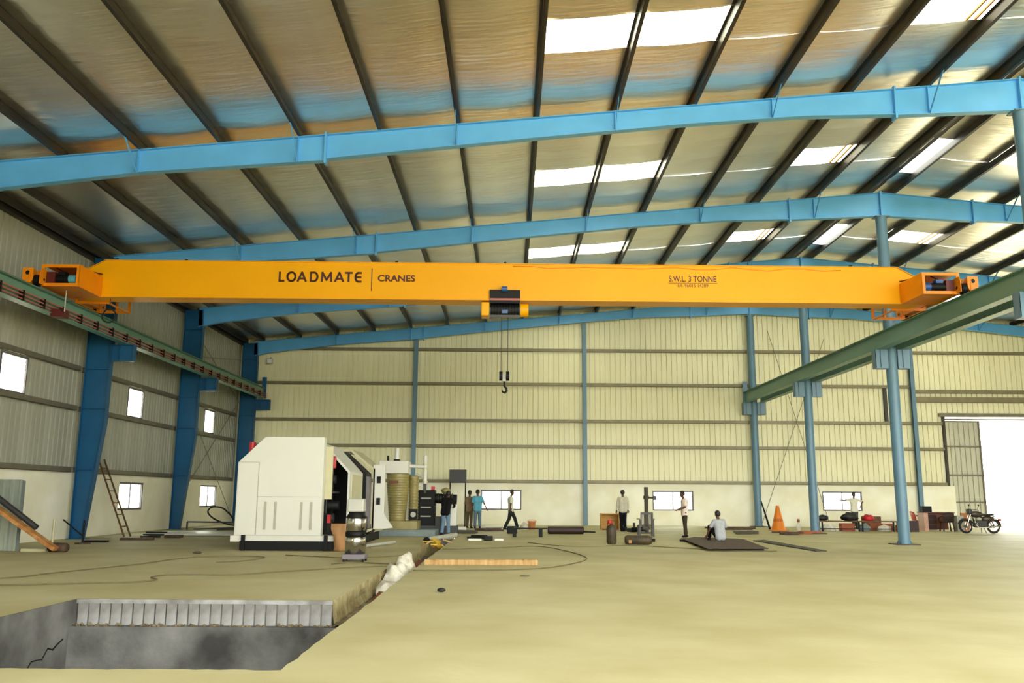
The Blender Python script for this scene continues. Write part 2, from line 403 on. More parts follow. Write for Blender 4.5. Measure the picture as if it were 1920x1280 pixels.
while y < YB - .2:
    k = round((y - (FR[0] + 3.93)) / SW)
    if k % 6 == 0 and k >= 0:
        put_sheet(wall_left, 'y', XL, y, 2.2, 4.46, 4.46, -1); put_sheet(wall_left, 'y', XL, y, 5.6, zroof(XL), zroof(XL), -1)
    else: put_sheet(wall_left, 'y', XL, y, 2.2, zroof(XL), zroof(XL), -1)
    y += SW
bwins = [(-1.55, .63, .78, 1.83), (7.68, 9.88, .8, 1.84), (16.82, 18.95, .84, 1.86)]
b = MB(); dado(b, 'x', YB, YB + .25, XL - .25, 24.0, 2.2, bwins); b.box(30.7, XR2, YB, YB + .25, 0, 2.2)
wall_back = b.build('wall_back', 'plaster'); struct(wall_back, 'back gable wall, plastered below and ribbed metal sheet above', 'wall')
x = 23.66 - 28 * SW
while x < XR2:
    z0 = 5.95 if 23.6 < x < 30.4 else 2.2
    put_sheet(wall_back, 'x', YB, x, z0, zroof(x) + .02, zroof(x + SW) + .02, 1); x += SW
# right long wall, outside the frame
b = MB(); dado(b, 'y', XR2, XR2 + .25, -4.9, YB + .25, 2.2, [(y_, y_ + 2.2, .88, 1.94) for y_ in (7.6, 16.1, 24.7, 33.2, 41.9)])
wall_right = b.build('wall_right', 'plaster'); struct(wall_right, 'right long wall of the hall, out of view', 'wall')
MB().box(XR2, XR2 + .05, -4.9, YB, 2.2, zroof(XR2)).build('cladding_sheet', 'cladding', wall_right)

# front gable: unseen left part added to darken the hall's left side, open bay towards the yard at the right (behind the camera)
b = MB(); b.prism([(XL, 0), (-4.5, 0), (-4.5, zroof(-4.5)), (XL, zroof(XL))], 'y', -5.0, -4.8)
struct(b.build('wall_front_blocker', 'cladding_grey'), 'unseen part of the front gable behind the camera, added to darken the left side', 'wall')

# girts: C channels across the sheets
def girt(parent, axis, plane, a0, a1, z, h=.17, d=.14):
    b = MB(); t = .012
    def bx(u0, u1, z0, z1):
        if axis == 'y': b.box(plane + u0, plane + u1, a0, a1, z0, z1)
        else: b.box(a0, a1, plane - u1, plane - u0, z0, z1)
    bx(.004, d, z + h / 2 - t, z + h / 2); bx(d - t, d, z - h / 2, z + h / 2 - t); bx(.004, d, z - h / 2, z - h / 2 + t)
    return b.build('girt', 'galvanised' if axis == 'y' else 'girt_lit', parent)
for z in (2.29, 4.36, 5.72):
    ys = [-4.7, FR[0]] + FR[1:] + [YB]
    for a, c in zip(ys, ys[1:]):
        if c - a > 1: girt(wall_left, 'y', XL, a + .14, c - .14, z)
posts_x = [-14.0, -5.2, 4.05, 13.15, 22.0]
for z, lim in ((2.29, 23.6), (4.16, 23.6), (5.55, 23.6), (7.55, 22), (9.45, 41)):
    xs = posts_x + [41.2]
    for a, c in zip(xs, xs[1:]):
        c2 = min(c, lim)
        if c2 - a < .3: continue
        girt(wall_back, 'x', YB, a + .1, c2 - (.1 if c2 == c else 0), z)
for z, h in ((7.3, .2), (6.85, .3)): girt(wall_back, 'x', YB, 22.1, 41, z, h)

# wall posts of the gable
for x in (-5.2, 4.05, 22.0):
    b = MB(); zt = ztop(x) - .5
    b.box(x - .11, x + .11, YB - .33, YB - .318, 0, zt); b.box(x - .11, x + .11, YB - .16, YB - .148, 0, zt); b.box(x - .006, x + .006, YB - .318, YB - .16, 0, zt)
    o = b.build('gable_post', 'pipe_blue')
    tag(o, {-5.2: 'slim blue steel post on the back wall behind the tanks', 4.05: 'slim blue steel post on the back wall left of the plywood box', 22.0: 'slim blue steel post on the back wall behind the brown desk'}[x], 'post', 'gable wall posts')

# windows
def sash_window(idx, axis, plane, a0, a1, z0, z1, sgn, label):
    e = empty('window_%d' % idx, ((plane, (a0 + a1) / 2, z0) if axis == 'y' else ((a0 + a1) / 2, plane, z0))); struct(e, label, 'window')
    f = .075
    def bx(b, u0, u1, z_0, z_1, t0, t1):
        if axis == 'y': b.box(plane + sgn * t1, plane + sgn * t0, u0, u1, z_0, z_1) if sgn < 0 else b.box(plane + t0, plane + t1, u0, u1, z_0, z_1)
        else: b.box(u0, u1, plane + t0, plane + t1, z_0, z_1)
    b = MB()
    for u0, u1, zz0, zz1 in ((a0, a0 + f, z0, z1), (a1 - f, a1, z0, z1), (a0 + f, a1 - f, z0, z0 + f), (a0 + f, a1 - f, z1 - f, z1)): bx(b, u0, u1, zz0, zz1, .02, .1)
    b.build('window_frame', 'window_frame_grey', e)
    mid = (a0 + a1) / 2; b = MB(); bx(b, mid - .025, mid + .025, z0 + f, z1 - f, .04, .08); b.build('mullion', 'window_frame_grey', e)
    for u0, u1 in ((a0 + f, mid - .025), (mid + .025, a1 - f)):
        b = MB(); bx(b, u0, u1, z0 + f, z1 - f, .055, .062); b.build('pane', 'window_glass', e)
wi = 1
for (a, c, z0, z1), lab in zip(lw_wins, ('bright sliding window low in the left wall beside the ladder', 'bright sliding window low in the left wall in the crossed rod bay')):
    sash_window(wi, 'y', XL, a, c, z0, z1, -1, lab); wi += 1
for (a, c, z0, z1), lab in zip(bwins, ('bright back wall window behind the walking man', 'bright back wall window between two white shirted men', 'bright back wall window above the low bench')):
    sash_window(wi, 'x', YB, a, c, z0, z1, 1, lab); wi += 1
for k, lab in ((0, 'louvred bright panel high in the left wall before the first visible column'), (1, 'louvred bright panel high in the left wall between the first two columns'), (2, 'louvred bright panel high in the left wall nearest the back')):
    a = FR[0] + 3.93 + BAY * k; a, c = a + BAY, a + BAY + SW
    if c > YB: continue
    e = empty('window_%d' % wi, (XL, (a + c) / 2, 4.46)); struct(e, lab, 'window'); wi += 1
    b = MB()
    for u0, u1, z0, z1 in ((a, a + .05, 4.46, 5.6), (c - .05, c, 4.46, 5.6), (a + .05, c - .05, 4.46, 4.51), (a + .05, c - .05, 5.55, 5.6)): b.box(XL - .06, XL + .03, u0, u1, z0, z1)
    b.build('window_frame', 'window_frame_grey', e)
    lb = None
    for j in range(8):
        z = 4.515 + j * .1285
        if lb is None:
            lb = MB().hexa([(XL - .05, a + .052, z), (XL - .044, a + .052, z), (XL - .044, c - .052, z), (XL - .05, c - .052, z), (XL - .02, a + .052, z + .135), (XL - .014, a + .052, z + .135), (XL - .014, c - .052, z + .135), (XL - .02, c - .052, z + .135)]).build('louvre_blade', 'louvre_sheet', e)
        else: share(lb, W[lb] + Vector((0, 0, j * .1285)), e)

# big sliding door opening in the back wall
d = empty('door_1', (26.9, YB + .4, 0)); struct(d, 'wide bright doorway at the right with a ribbed sliding leaf', 'door')
for k in range(2):
    s_ = sheet('x', YB + .42, 23.05 + k * SW * .96, .05, 5.75, 5.75, 1); s_.build('leaf_sheet', 'door_sheet_shaded', d)
b = MB(); x0, x1 = 23.05, 25.82
for u0, u1, z0, z1 in ((x0, x0 + .08, .05, 5.75), (x1 - .08, x1, .05, 5.75), (x0, x1, .05, .15), (x0, x1, 1.3, 1.38), (x0, x1, 2.75, 2.83), (x0, x1, 4.3, 4.38), (x0, x1, 5.67, 5.75)): b.box(u0, u1, YB + .34, YB + .41, z0, z1)
b.build('leaf_frame', 'galvanised', d)
MB().box(23.4, 31, YB - .16, YB + .34, 5.93, 6.12).build('header_beam', 'galvanised', d)
MB().box(23.4, 31, YB + .26, YB + .33, 5.78, 5.86).build('door_track', 'galvanised', d)
MB().box(23.56, 23.68, YB - .16, YB + .02, 2.2, 5.93).build('door_jamb', 'purlin_steel', d)
MB().box(30.5, 30.7, YB - .16, YB + .2, 0, 5.93).build('door_jamb', 'purlin_steel', d)
# framed panel in the cladding near the ridge column
MB().box(20.45, 20.6, YB - .14, YB - .02, 5.65, 7.46).build('opening_jamb', 'purlin_steel', wall_back)
MB().box(20.62, 20.75, YB - .15, YB - .02, 5.65, 7.46).build('opening_trim', 'plaster', wall_back)

# ---- roof: foil faced insulation, purlins, skylights
ceiling = empty('ceiling', (XRG, 21, 12)); struct(ceiling, 'shallow pitched roof lined with crinkled silver foil on dark purlins', 'ceiling')
px = [0.62 + 2.035 * k for k in range(-6, 6)]          # left purlins
px = [-14.55] + [-13.62] + px + [12.66]
def foil_strip(side, y0, y1, skip):
    b = MB(); rq = random.Random(int(y0 * 37) + (1 if side > 0 else 2)); rc = random.Random(77)
    ed = [XL - .1] + px[1:] + [XRG]
    dz = 0
    for c in range(len(ed) - 1):
        if c in skip: continue
        xa, xb = ed[c], ed[c + 1]; n = 5; o = len(b.v); m_ = 4
        sag = (.05 if xb - xa > 1.5 else .01) * rc.uniform(.7, 1.3) * rq.uniform(.988, 1.012)
        for i in range(n + 1):
            t = i / n; x = xa + (xb - xa) * t
            for j in range(m_ + 1):
                u = j / m_; y = y0 + (y1 - y0) * u
                z = zroof(x) + dz * u - sag * 4 * t * (1 - t) * (.9 + .1 * 4 * u * (1 - u)) + rq.uniform(-.006, .006) * (1 if 0 < i < n and 0 < j < m_ else 0)
                b.v.append(A((x if side < 0 else 2 * XRG - x, y, z)))
        for i in range(n):
            for j in range(m_):
                q = o + i * (m_ + 1) + j; b.f.append([q, q + m_ + 1, q + m_ + 2, q + 1]); b.sm.append(True)
    return b
ed_idx = {round(x, 2): i for i, x in enumerate(px)}
def cellof(x): return max(i for i, p in enumerate([XL - .1] + px[1:] + [XRG]) if p <= x + .01)
c_mid = [cellof(.7), cellof(2.8)]; c_top = [cellof(8.9)]
ys0 = FR[0] - 2 * BAY
nst = 0
for k in range(0, 37):
    y0 = ys0 + k * SW; y1 = y0 + SW + .03
    if y0 > YB: break
    sky = (k % 6 == 3)
    foil_strip(-1, y0, min(y1, YB + .1), (c_mid + c_top) if sky else []).build('foil_panel', 'foil', ceiling)
    foil_strip(1, y0, min(y1, YB + .1), ((c_mid + c_top) if sky else []) + ([14] if k % 6 in (3, 4) else [])).build('foil_panel', 'foil', ceiling)
    if k % 6 in (3, 4):      # translucent sheet beside the ridge
        xs = [XRG + .02, XRG + .62]; b = MB()
        b.add([(xs[0], y0 - .02, zroof(xs[0]) + .06), (xs[1], y0 - .02, zroof(xs[1]) + .06), (xs[1], y0 + SW + .02, zroof(xs[1]) + .06), (xs[0], y0 + SW + .02, zroof(xs[0]) + .06)], [(0, 1, 2, 3)])
        b.build('ridge_light', 'louvre_sheet', ceiling)
    if sky:
        for side in (-1, 1):
            for xa, xb in ((.62, 2.655), (2.655, 4.69), (8.76, 10.795)):
                xs = [xa, xb] if side < 0 else [2 * XRG - xb, 2 * XRG - xa]
                b = MB(); n = 14
                for i in range(n + 1):
                    y_ = y0 - .05 + (SW + .12) * i / n; dz = .1 + (.03 if i % 2 else 0)
                    b.v += [A((xs[0], y_, zroof(xs[0]) + dz)), A((xs[1], y_, zroof(xs[1]) + dz))]
                for i in range(n): b.f.append([2 * i, 2 * i + 1, 2 * i + 3, 2 * i + 2]); b.sm.append(False)
                b.build('skylight_sheet', 'skylight_sheet', ceiling)
                b = MB()      # upstand around the opening
                for yy in (y0, y0 + SW + .0): 
                    b.hexa([(xs[0], yy - .01, zroof(xs[0]) - .02), (xs[1], yy - .01, zroof(xs[1]) - .02), (xs[1], yy + .01, zroof(xs[1]) - .02), (xs[0], yy + .01, zroof(xs[0]) - .02),
                            (xs[0], yy - .01, zroof(xs[0]) + .14), (xs[1], yy - .01, zroof(xs[1]) + .14), (xs[1], yy + .01, zroof(xs[1]) + .14), (xs[0], yy + .01, zroof(xs[0]) + .14)])
                b.build('skylight_upstand', 'foil', ceiling)
                if xa > 8:      # the ridge side lights carry loose battens across them
                    for f_ in (.14, .8, .9):
                        x_ = xs[0] + (xs[1] - xs[0]) * f_
                        MB().bar((x_, y0, zroof(x_) + .0), (x_, y0 + SW, zroof(x_) + .0), .045, .05).build('skylight_batten', 'rust_orange', ceiling)
def purlin(x, mirrored=False):
    s = -1 if mirrored else 1
    z = ztop(x); b = MB(); t = .008
    X_ = x
    b.prism([(X_ - t, z), (X_ + t, z), (X_ + t, z + .26), (X_ - t, z + .26)], 'y', -4.8, YB)
    b.prism([(X_, z), (X_ + s * .085, z), (X_ + s * .085, z + .03), (X_ + s * .077, z + .03), (X_ + s * .077, z + .01), (X_, z + .01)] if s > 0 else
            [(X_ - .085, z), (X_, z), (X_, z + .01), (X_ - .077, z + .01), (X_ - .077, z + .03), (X_ - .085, z + .03)], 'y', -4.8, YB)
    b.box(min(X_, X_ - s * .07), max(X_, X_ - s * .07), -4.8, YB, z + .25, z + .26)
    return b.build('purlin', 'purlin_steel', ceiling)
for x in px: purlin(x); purlin(2 * XRG - x, True)
MB().box(XL - .02, XL + .2, -4.8, YB, zroof(XL) - .32, zroof(XL) - .02).build('eave_strut', 'purlin_steel', ceiling)
MB().box(XRG - .1, XRG + .1, -4.8, YB, zroof(XRG) - .012, zroof(XRG) + .03).build('ridge_cap', 'purlin_steel', ceiling)

# ================================================================== STEEL FRAMES
DEP = [(-14.05, .86), (-13.0, .74), (-9.5, .62), (-4.8, .70), (-4.75, .66), (0.6, .56), (4.4, .52), (7.5, .56), (9.9, .72), (9.95, .74), (13.2, .88)]
def depth(x):
    for (a, da), (c, dc) in zip(DEP, DEP[1:]):
        if a <= x <= c: return da + (dc - da) * (x - a) / (c - a)
    return DEP[0][1]
def rafter(yf, label, k_small=1.0, stations=None):
    e = empty('roof_rafter', (XRG, yf, ztop(XRG) - .9)); tag(e, label, 'roof beam', 'blue roof rafters')
    for side in (-1, 1):
        mx = (lambda x: x) if side < 0 else (lambda x: 2 * XRG - x)
        xs = [p[0] for p in DEP]
        w = MB(); tf = MB(); bf = MB(); fl = .11
        for xa, xb in zip(xs, xs[1:]):
            ta, tb = ztop(xa), ztop(xb); ba, bb = ta - depth(xa) * k_small, tb - depth(xb) * k_small
            def H(mb, y0, y1, za0, za1, zb0, zb1):
                a, c = mx(xa), mx(xb)
                mb.hexa([(a, y0, za0), (c, y0, zb0), (c, y1, zb0), (a, y1, za0), (a, y0, za1), (c, y0, zb1), (c, y1, zb1), (a, y1, za1)])
            H(w, yf - .008, yf + .008, ba + .016, ta - .016, bb + .016, tb - .016)
            H(tf, yf - fl, yf + fl, ta - .016, ta, tb - .016, tb)
            H(bf, yf - fl, yf + fl, ba, ba + .016, bb, bb + .016)
        w.build('web', 'blue_paint', e); tf.build('top_flange', 'blue_paint', e); bf.build('bottom_flange', 'blue_paint', e)
        for x in (-4.78, 9.92):         # bolted splice plates
            b = MB(); z = ztop(x); b.box(mx(x) - .025, mx(x) + .025, yf - .13, yf + .13, z - depth(x) * k_small - .1, z + .06); b.build('splice_plate', 'blue_paint', e)
        j = 0
        for x in px[2:-1]:
            j += 1
            st = MB(); z = ztop(x)
            if j % 2 == (0 if side < 0 else 1):
                st.box(mx(x) - .006, mx(x) + .006, yf - .1, yf - .008, z - depth(x) * k_small + .016, z - .016); st.build('stiffener', 'blue_paint', e)
                br = MB(); br.bar((mx(x), yf - .1, z - depth(x) * k_small + .02), (mx(x), yf - 1.0, z + .1), .07, .012, up=(1, 0, 0)); br.build('flange_brace', 'blue_paint', e)
    b = MB(); z = ztop(XRG); b.box(XRG - .03, XRG + .03, yf - .13, yf + .13, z - .98, z + .04); b.build('ridge_splice', 'blue_paint', e)
    return e
RL = ['', 'nearest blue roof rafter crossing the top of the picture', 'second blue roof rafter, directly above the yellow crane', 'third blue roof rafter, mostly hidden behind the crane girder', 'farthest blue roof rafter against the back gable wall']
for i, yf in list(enumerate(FR))[1:]: rafter(yf, RL[i], .9 if i == 4 else 1.0)

# tapered wall columns on the left
def column(yf, label):
    xo = -14.64; e = empty('steel_column', (xo + .2, yf, 0)); tag(e, label, 'column', 'tapered blue wall columns')
    zt = ztop(xo) - .02
    pr = [(0, .42), (3.9, .84), (8.6, .84), (zt, .78)]
    w = MB(); fi = MB(); fo = MB(); h = .13
    for (z0, w0), (z1, w1) in zip(pr, pr[1:]):
        w.hexa([(xo + .016, yf - .008, z0), (xo + w0 - .016, yf - .008, z0), (xo + w0 - .016, yf + .008, z0), (xo + .016, yf + .008, z0), (xo + .016, yf - .008, z1), (xo + w1 - .016, yf - .008, z1), (xo + w1 - .016, yf + .008, z1), (xo + .016, yf + .008, z1)])
        fi.hexa([(xo + w0 - .018, yf - h, z0), (xo + w0, yf - h, z0), (xo + w0, yf + h, z0), (xo + w0 - .018, yf + h, z0), (xo + w1 - .018, yf - h, z1), (xo + w1, yf - h, z1), (xo + w1, yf + h, z1), (xo + w1 - .018, yf + h, z1)])
    fo.box(xo, xo + .018, yf - h, yf + h, 0, zt)
    w.build('web', 'blue_paint_shaded', e); fi.build('inner_flange', 'blue_paint_shaded', e); fo.build('outer_flange', 'blue_paint_shaded', e)
    MB().box(xo - .08, xo + .55, yf - .2, yf + .2, 0, .025).build('base_plate', 'blue_paint_shaded', e)
    for z in (2.29, 4.36, 5.72, 7.45, 8.75): MB().box(xo + .02, xo + .8 - (.3 if z < 3 else 0), yf - .12, yf - .008, z - .008, z + .008).build('stiffener', 'blue_paint_shaded', e)
    # crane bracket
    b = MB(); bx0, bx1 = xo + .84, -13.02
    b.box(bx0, bx1, yf - .13, yf + .13, 6.55, 6.57); b.box(bx0, bx1, yf - .008, yf + .008, 6.02, 6.55); b.box(bx0, bx1 - .0, yf - .13, yf + .13, 6.0, 6.02)
    b.box(bx1 - .02, bx1, yf - .13, yf + .13, 6.02, 6.55); b.box(bx0 + .25, bx0 + .265, yf - .12, yf + .12, 6.02, 6.55)
    b.build('crane_bracket', 'blue_paint_shaded', e)
    return e
CLB = ['blue tapered column on the left wall, nearest the camera and out of view', 'large blue tapered column standing behind the ladder', 'blue tapered wall column between the two low left windows', 'blue tapered corner column beside the back wall']
for lab, yf in zip(CLB, FR[1:]):
    if yf > 25: column(yf, lab)

# round ridge columns
def pipe_column(yf, label):
    e = empty('pipe_column', (XRG, yf, 0)); tag(e, label, 'column', 'round blue ridge columns')
    zt = ztop(XRG) - .9
    MB().cyl((XRG, yf, .03), (XRG, yf, zt), .19, n=28).build('pipe', 'pipe_blue', e)
    MB().box(XRG - .38, XRG + .38, yf - .38, yf + .38, 0, .03).build('base_plate', 'rust_brown', e)
    b = MB()
    for a in range(4):
        c, s_ = math.cos(a * math.pi / 2 + .78), math.sin(a * math.pi / 2 + .78)
        b.prism([(0, 0), (1, 0), (1, 0)], 'z', 0, 0) if False else b.hexa([(XRG + c * .18 - s_ * .006, yf + s_ * .18 + c * .006, .03), (XRG + c * .27 - s_ * .006, yf + s_ * .27 + c * .006, .03), (XRG + c * .27 + s_ * .006, yf + s_ * .27 - c * .006, .03), (XRG + c * .18 + s_ * .006, yf + s_ * .18 - c * .006, .03),
                (XRG + c * .18 - s_ * .006, yf + s_ * .18 + c * .006, .14), (XRG + c * .2 - s_ * .006, yf + s_ * .2 + c * .006, .14), (XRG + c * .2 + s_ * .006, yf + s_ * .2 - c * .006, .14), (XRG + c * .18 + s_ * .006, yf + s_ * .18 - c * .006, .14)])
    b.build('base_gusset', 'pipe_blue', e)
    b = MB()         # corbel boxes carrying a runway beam on each side
    for s_ in (-1, 1):
        xa, xb = (XRG - .6, XRG - .17) if s_ < 0 else (XRG + .17, XRG + .6)
        b.box(xa, xb, yf - .15, yf + .15, 6.55, 6.58); b.box(xa, xb, yf - .15, yf + .15, 5.92, 5.95); b.box(xa, xb, yf - .15, yf - .138, 5.95, 6.55); b.box(xa, xb, yf + .138, yf + .15, 5.95, 6.55)
        xe = xa if s_ < 0 else xb - .014
        b.box(xe, xe + .014, yf - .15, yf + .15, 5.95, 6.55)
        xm = (xa + xb) / 2; b.box(xm - .05, xm + .05, yf - .19, yf - .15, 5.95, 6.55)
    b.build('crane_bracket', 'pipe_blue', e)
    MB().box(XRG - .25, XRG + .25, yf - .2, yf + .2, zt - .02, zt + .012).build('cap_plate', 'pipe_blue', e)
    return e
PL = {0: 'round blue column at the right edge of the picture, nearest the camera', 1: 'thick round blue column in front of the red plastic chair', 2: 'middle round blue column right of the orange cone', 3: 'farthest round blue column at the back wall, left of the orange cone'}
for i in range(4): pipe_column(FR[i + 1], PL[i])

# runway beams
def runway(xc, zt, y0, y1, label, name='crane_runway_beam', rail=True):
    e = empty(name, (xc, (y0 + y1) / 2, 6.57)); tag(e, label, 'beam', 'crane runway beams')
    b = MB(); z0 = 6.58; zb = zt - .06; w_ = .15
    b.box(xc - w_, xc + w_, y0, y1, z0, z0 + .02); b.build('bottom_flange', 'runway_reflected_green', e)
    MB().box(xc - .006, xc + .006, y0, y1, z0 + .02, zb - .02).build('web', 'runway_reflected_green', e)
    MB().box(xc - w_, xc + w_, y0, y1, zb - .02, zb).build('top_flange', 'runway_reflected_green', e)
    if rail: MB().box(xc - .03, xc + .03, y0, y1, zb, zt).build('rail', 'purlin_steel', e)
    return e
rl = runway(-13.3, 7.2, -4.5, 46.0, 'long green runway beam along the left wall columns with red conductor bars')
for i, z in enumerate((6.86, 6.76, 6.66)):
    MB().box(-13.2, -13.17, -4.5, 46.2, z - .016, z + .016).build('conductor_bar', 'conductor_red', rl)
hang = None
yy = 12.0
while yy < 45.8:
    if hang is None: hang = MB().box(-13.29, -13.15, yy - .03, yy + .03, 6.61, 6.9).build('conductor_hanger', 'black_metal', rl)
    else: share(hang, (-13.22, yy, 6.61), rl)
    yy += 1.06
MB().box(-13.42, -13.18, 46.0, 46.06, 6.6, 7.75).build('end_stop', 'blue_paint_shaded', rl)
rr = runway(12.8, 7.2, -4.5, 46.4, 'green runway beam on the round columns carrying the right end of the crane')
MB().box(12.68, 12.92, 46.4, 46.46, 6.6, 7.75).build('end_stop', 'pipe_blue', rr)
runway(13.62, 7.2, -4.5, 46.4, 'second green runway beam on the far side of the round columns')

# bracing rods
def rods(name, pairs, label, cat='brace'):
    e = empty(name, pairs[0][0]); tag(e, label, cat, 'crossed bracing rods')
    for p, q in pairs: MB().cyl(p, q, .016, n=8).build('rod', 'galvanised', e)
rods('cross_brace', [((-14.72, 38.2, .9), (-14.72, 46.0, 6.2)), ((-14.7, 46.0, .5), (-14.7, 38.2, 6.2))], 'crossed thin rods low on the left wall beside the back corner column')
rods('cross_brace', [((-14.6, 38.0, 9.3), (-14.6, 46.2, 6.3)), ((-14.58, 38.0, 7.6), (-14.58, 46.2, 8.7))], 'crossed thin rods high on the left wall above the crane rail')
rods('cross_brace', [((13.4, YB - .3, .1), (17.3, YB - .3, 10.2)), ((14.2, YB - .26, 10.6), (17.0, YB - .26, .3))], 'crossed thin rods on the back wall behind the middle round column')

# ================================================================== OVERHEAD CRANE
crane = empty('overhead_crane', (-.25, 25.25, 7.2), local=True); crane.rotation_euler = (0, 0, .0085)
tag(crane, 'long yellow overhead travelling crane spanning the hall with dark lettering', 'crane')
# local coordinates: x across, y along the runway (0 = girder centre), z from rail top
XLr, XRr = -13.05, 13.05
gx0, gx1 = -12.5, 12.5
poly = [(gx0, .06), (gx1, .06), (gx1, .84), (gx1 - .62, 1.17), (gx0 + .62, 1.17), (gx0, .84)]
g = MB().prism(poly, 'y', -.27, .27).build('girder', 'crane_yellow', crane)
MB().box(gx0, gx1, -.34, .34, .04, .062).build('bottom_flange', 'crane_yellow', g)
MB().box(gx0 + .6, gx1 - .6, -.31, .31, 1.17, 1.19).build('top_flange', 'crane_yellow', g)
for s_ in (-1, 1): MB().hexa([(s_ * 11.9, -.3, 1.17), (s_ * 12.52, -.3, .84), (s_ * 12.52, .3, .84), (s_ * 11.9, .3, 1.17), (s_ * 11.9, -.3, 1.19), (s_ * 12.52, -.3, .86), (s_ * 12.52, .3, .86), (s_ * 11.9, .3, 1.19)]).build('end_slope_plate', 'crane_yellow', g)
MB().tube([(.3 + i * .55, -.285, 1.1 + .03 * math.sin(i * 1.7) - .02 * (i % 3)) for i in range(19)], .012, 6).build('girder_cable', 'crane_orange', g)
def text(body, x, z, size, width=None, off=0., y=-.275, ext=.004, name='lettering'):
    cu = bpy.data.curves.new('t', 'FONT'); cu.body = body; cu.size = size; cu.offset = off; cu.extrude = ext; cu.resolution_u = 4
    to = bpy.data.objects.new('t', cu); COL.objects.link(to)
    dg = bpy.context.evaluated_depsgraph_get(); me = bpy.data.meshes.new_from_object(to.evaluated_get(dg)); bpy.data.objects.remove(to)
    me.name = name; me.materials.clear(); me.materials.append(MATS['letter_brown'])
    xs = [v.co.x for v in me.vertices]; x0 = min(xs); sx = width / (max(xs) - x0)
    for v in me.vertices: v.co = Vector(((v.co.x - x0) * sx, -v.co.z, v.co.y))
    o = bpy.data.objects.new(name, me); COL.objects.link(o); o.parent = g; o.location = Vector((x, y, z)) - W[g]; W[o] = Vector((x, y, z))
    return (max(xs) - x0) * sx
dx = -(-.25)       # world x -> local x
def lx(xw): return xw + .25
x = lx(-6.96); zt0 = .56
HH = .33; TH = .062
def stroke(segs, x0, w):
    b = MB()
    for pl in segs:
        P_ = [(x0 + TH / 2 + q[0] * (w - TH), zt0 + TH / 2 + q[1] * (HH - TH)) for q in pl]
        for i, ((ax_, az), (bx_, bz)) in enumerate(zip(P_, P_[1:])):
            L_ = math.hypot(bx_ - ax_, bz - az); ex = TH * .35 / max(L_, .001)
            b.bar((ax_ - (bx_ - ax_) * ex, -.276, az - (bz - az) * ex), (bx_ + (bx_ - ax_) * ex, -.276, bz + (bz - az) * ex), TH, .008, up=(0, 1, 0))
    b.build('lettering', 'letter_brown', g)
def arc(cx, cz, rx, rz, a0, a1, n=14): return [(cx + rx * math.cos(math.radians(a0 + (a1 - a0) * i / n)), cz + rz * math.sin(math.radians(a0 + (a1 - a0) * i / n))) for i in range(n + 1)]
GL = {'L': [[(0, 1), (0, 0), (1, 0)]], 'O': [arc(.5, .5, .5, .5, 0, 360, 24)], 'A': [[(0, 0), (.5, 1), (1, 0)], [(.2, .3), (.8, .3)]],
      'D': [[(0, 0), (0, 1), (.45, 1)] + arc(.45, .5, .55, .5, 90, -90) + [(0, 0)]], 'M': [[(0, 0), (.05, 1), (.5, .15), (.95, 1), (1, 0)]],
      'T': [[(0, 1), (1, 1)], [(.5, 1), (.5, 0)]], 'E': [[(1, 1), (.55, 1)] + arc(.55, .5, .55, .5, 90, 270) + [(1, 0)], [(.05, .5), (.95, .5)]]}
for ch_, p0, p1 in zip('LOADMATE', (250, 330, 440, 575, 690, 830, 935, 1040), (315, 435, 545, 665, 810, 935, 1025, 1120)):
    stroke(GL[ch_], x + (p0 - 250) / 870 * 2.49, (p1 - p0) / 870 * 2.49)
MB().box(lx(-4.19), lx(-4.165), -.279, -.27, .31, 1.0).build('divider_line', 'letter_brown', g)
MB().cyl((lx(-4.36), -.272, .96), (lx(-4.36), -.279, .96), .018, n=10).build('registered_mark', 'crane_orange', g)
text('CRANES', lx(-4.0), .61, .27, 1.12, .008)
text('S.W.L. 3 TONNE', lx(4.74), .68, .26, 1.43, .003)
MB().box(lx(4.72), lx(6.2), -.279, -.27, .625, .64).build('underline', 'letter_brown', g)
text('SR. 96015 14289', lx(5.0), .51, .15, .92, .0)
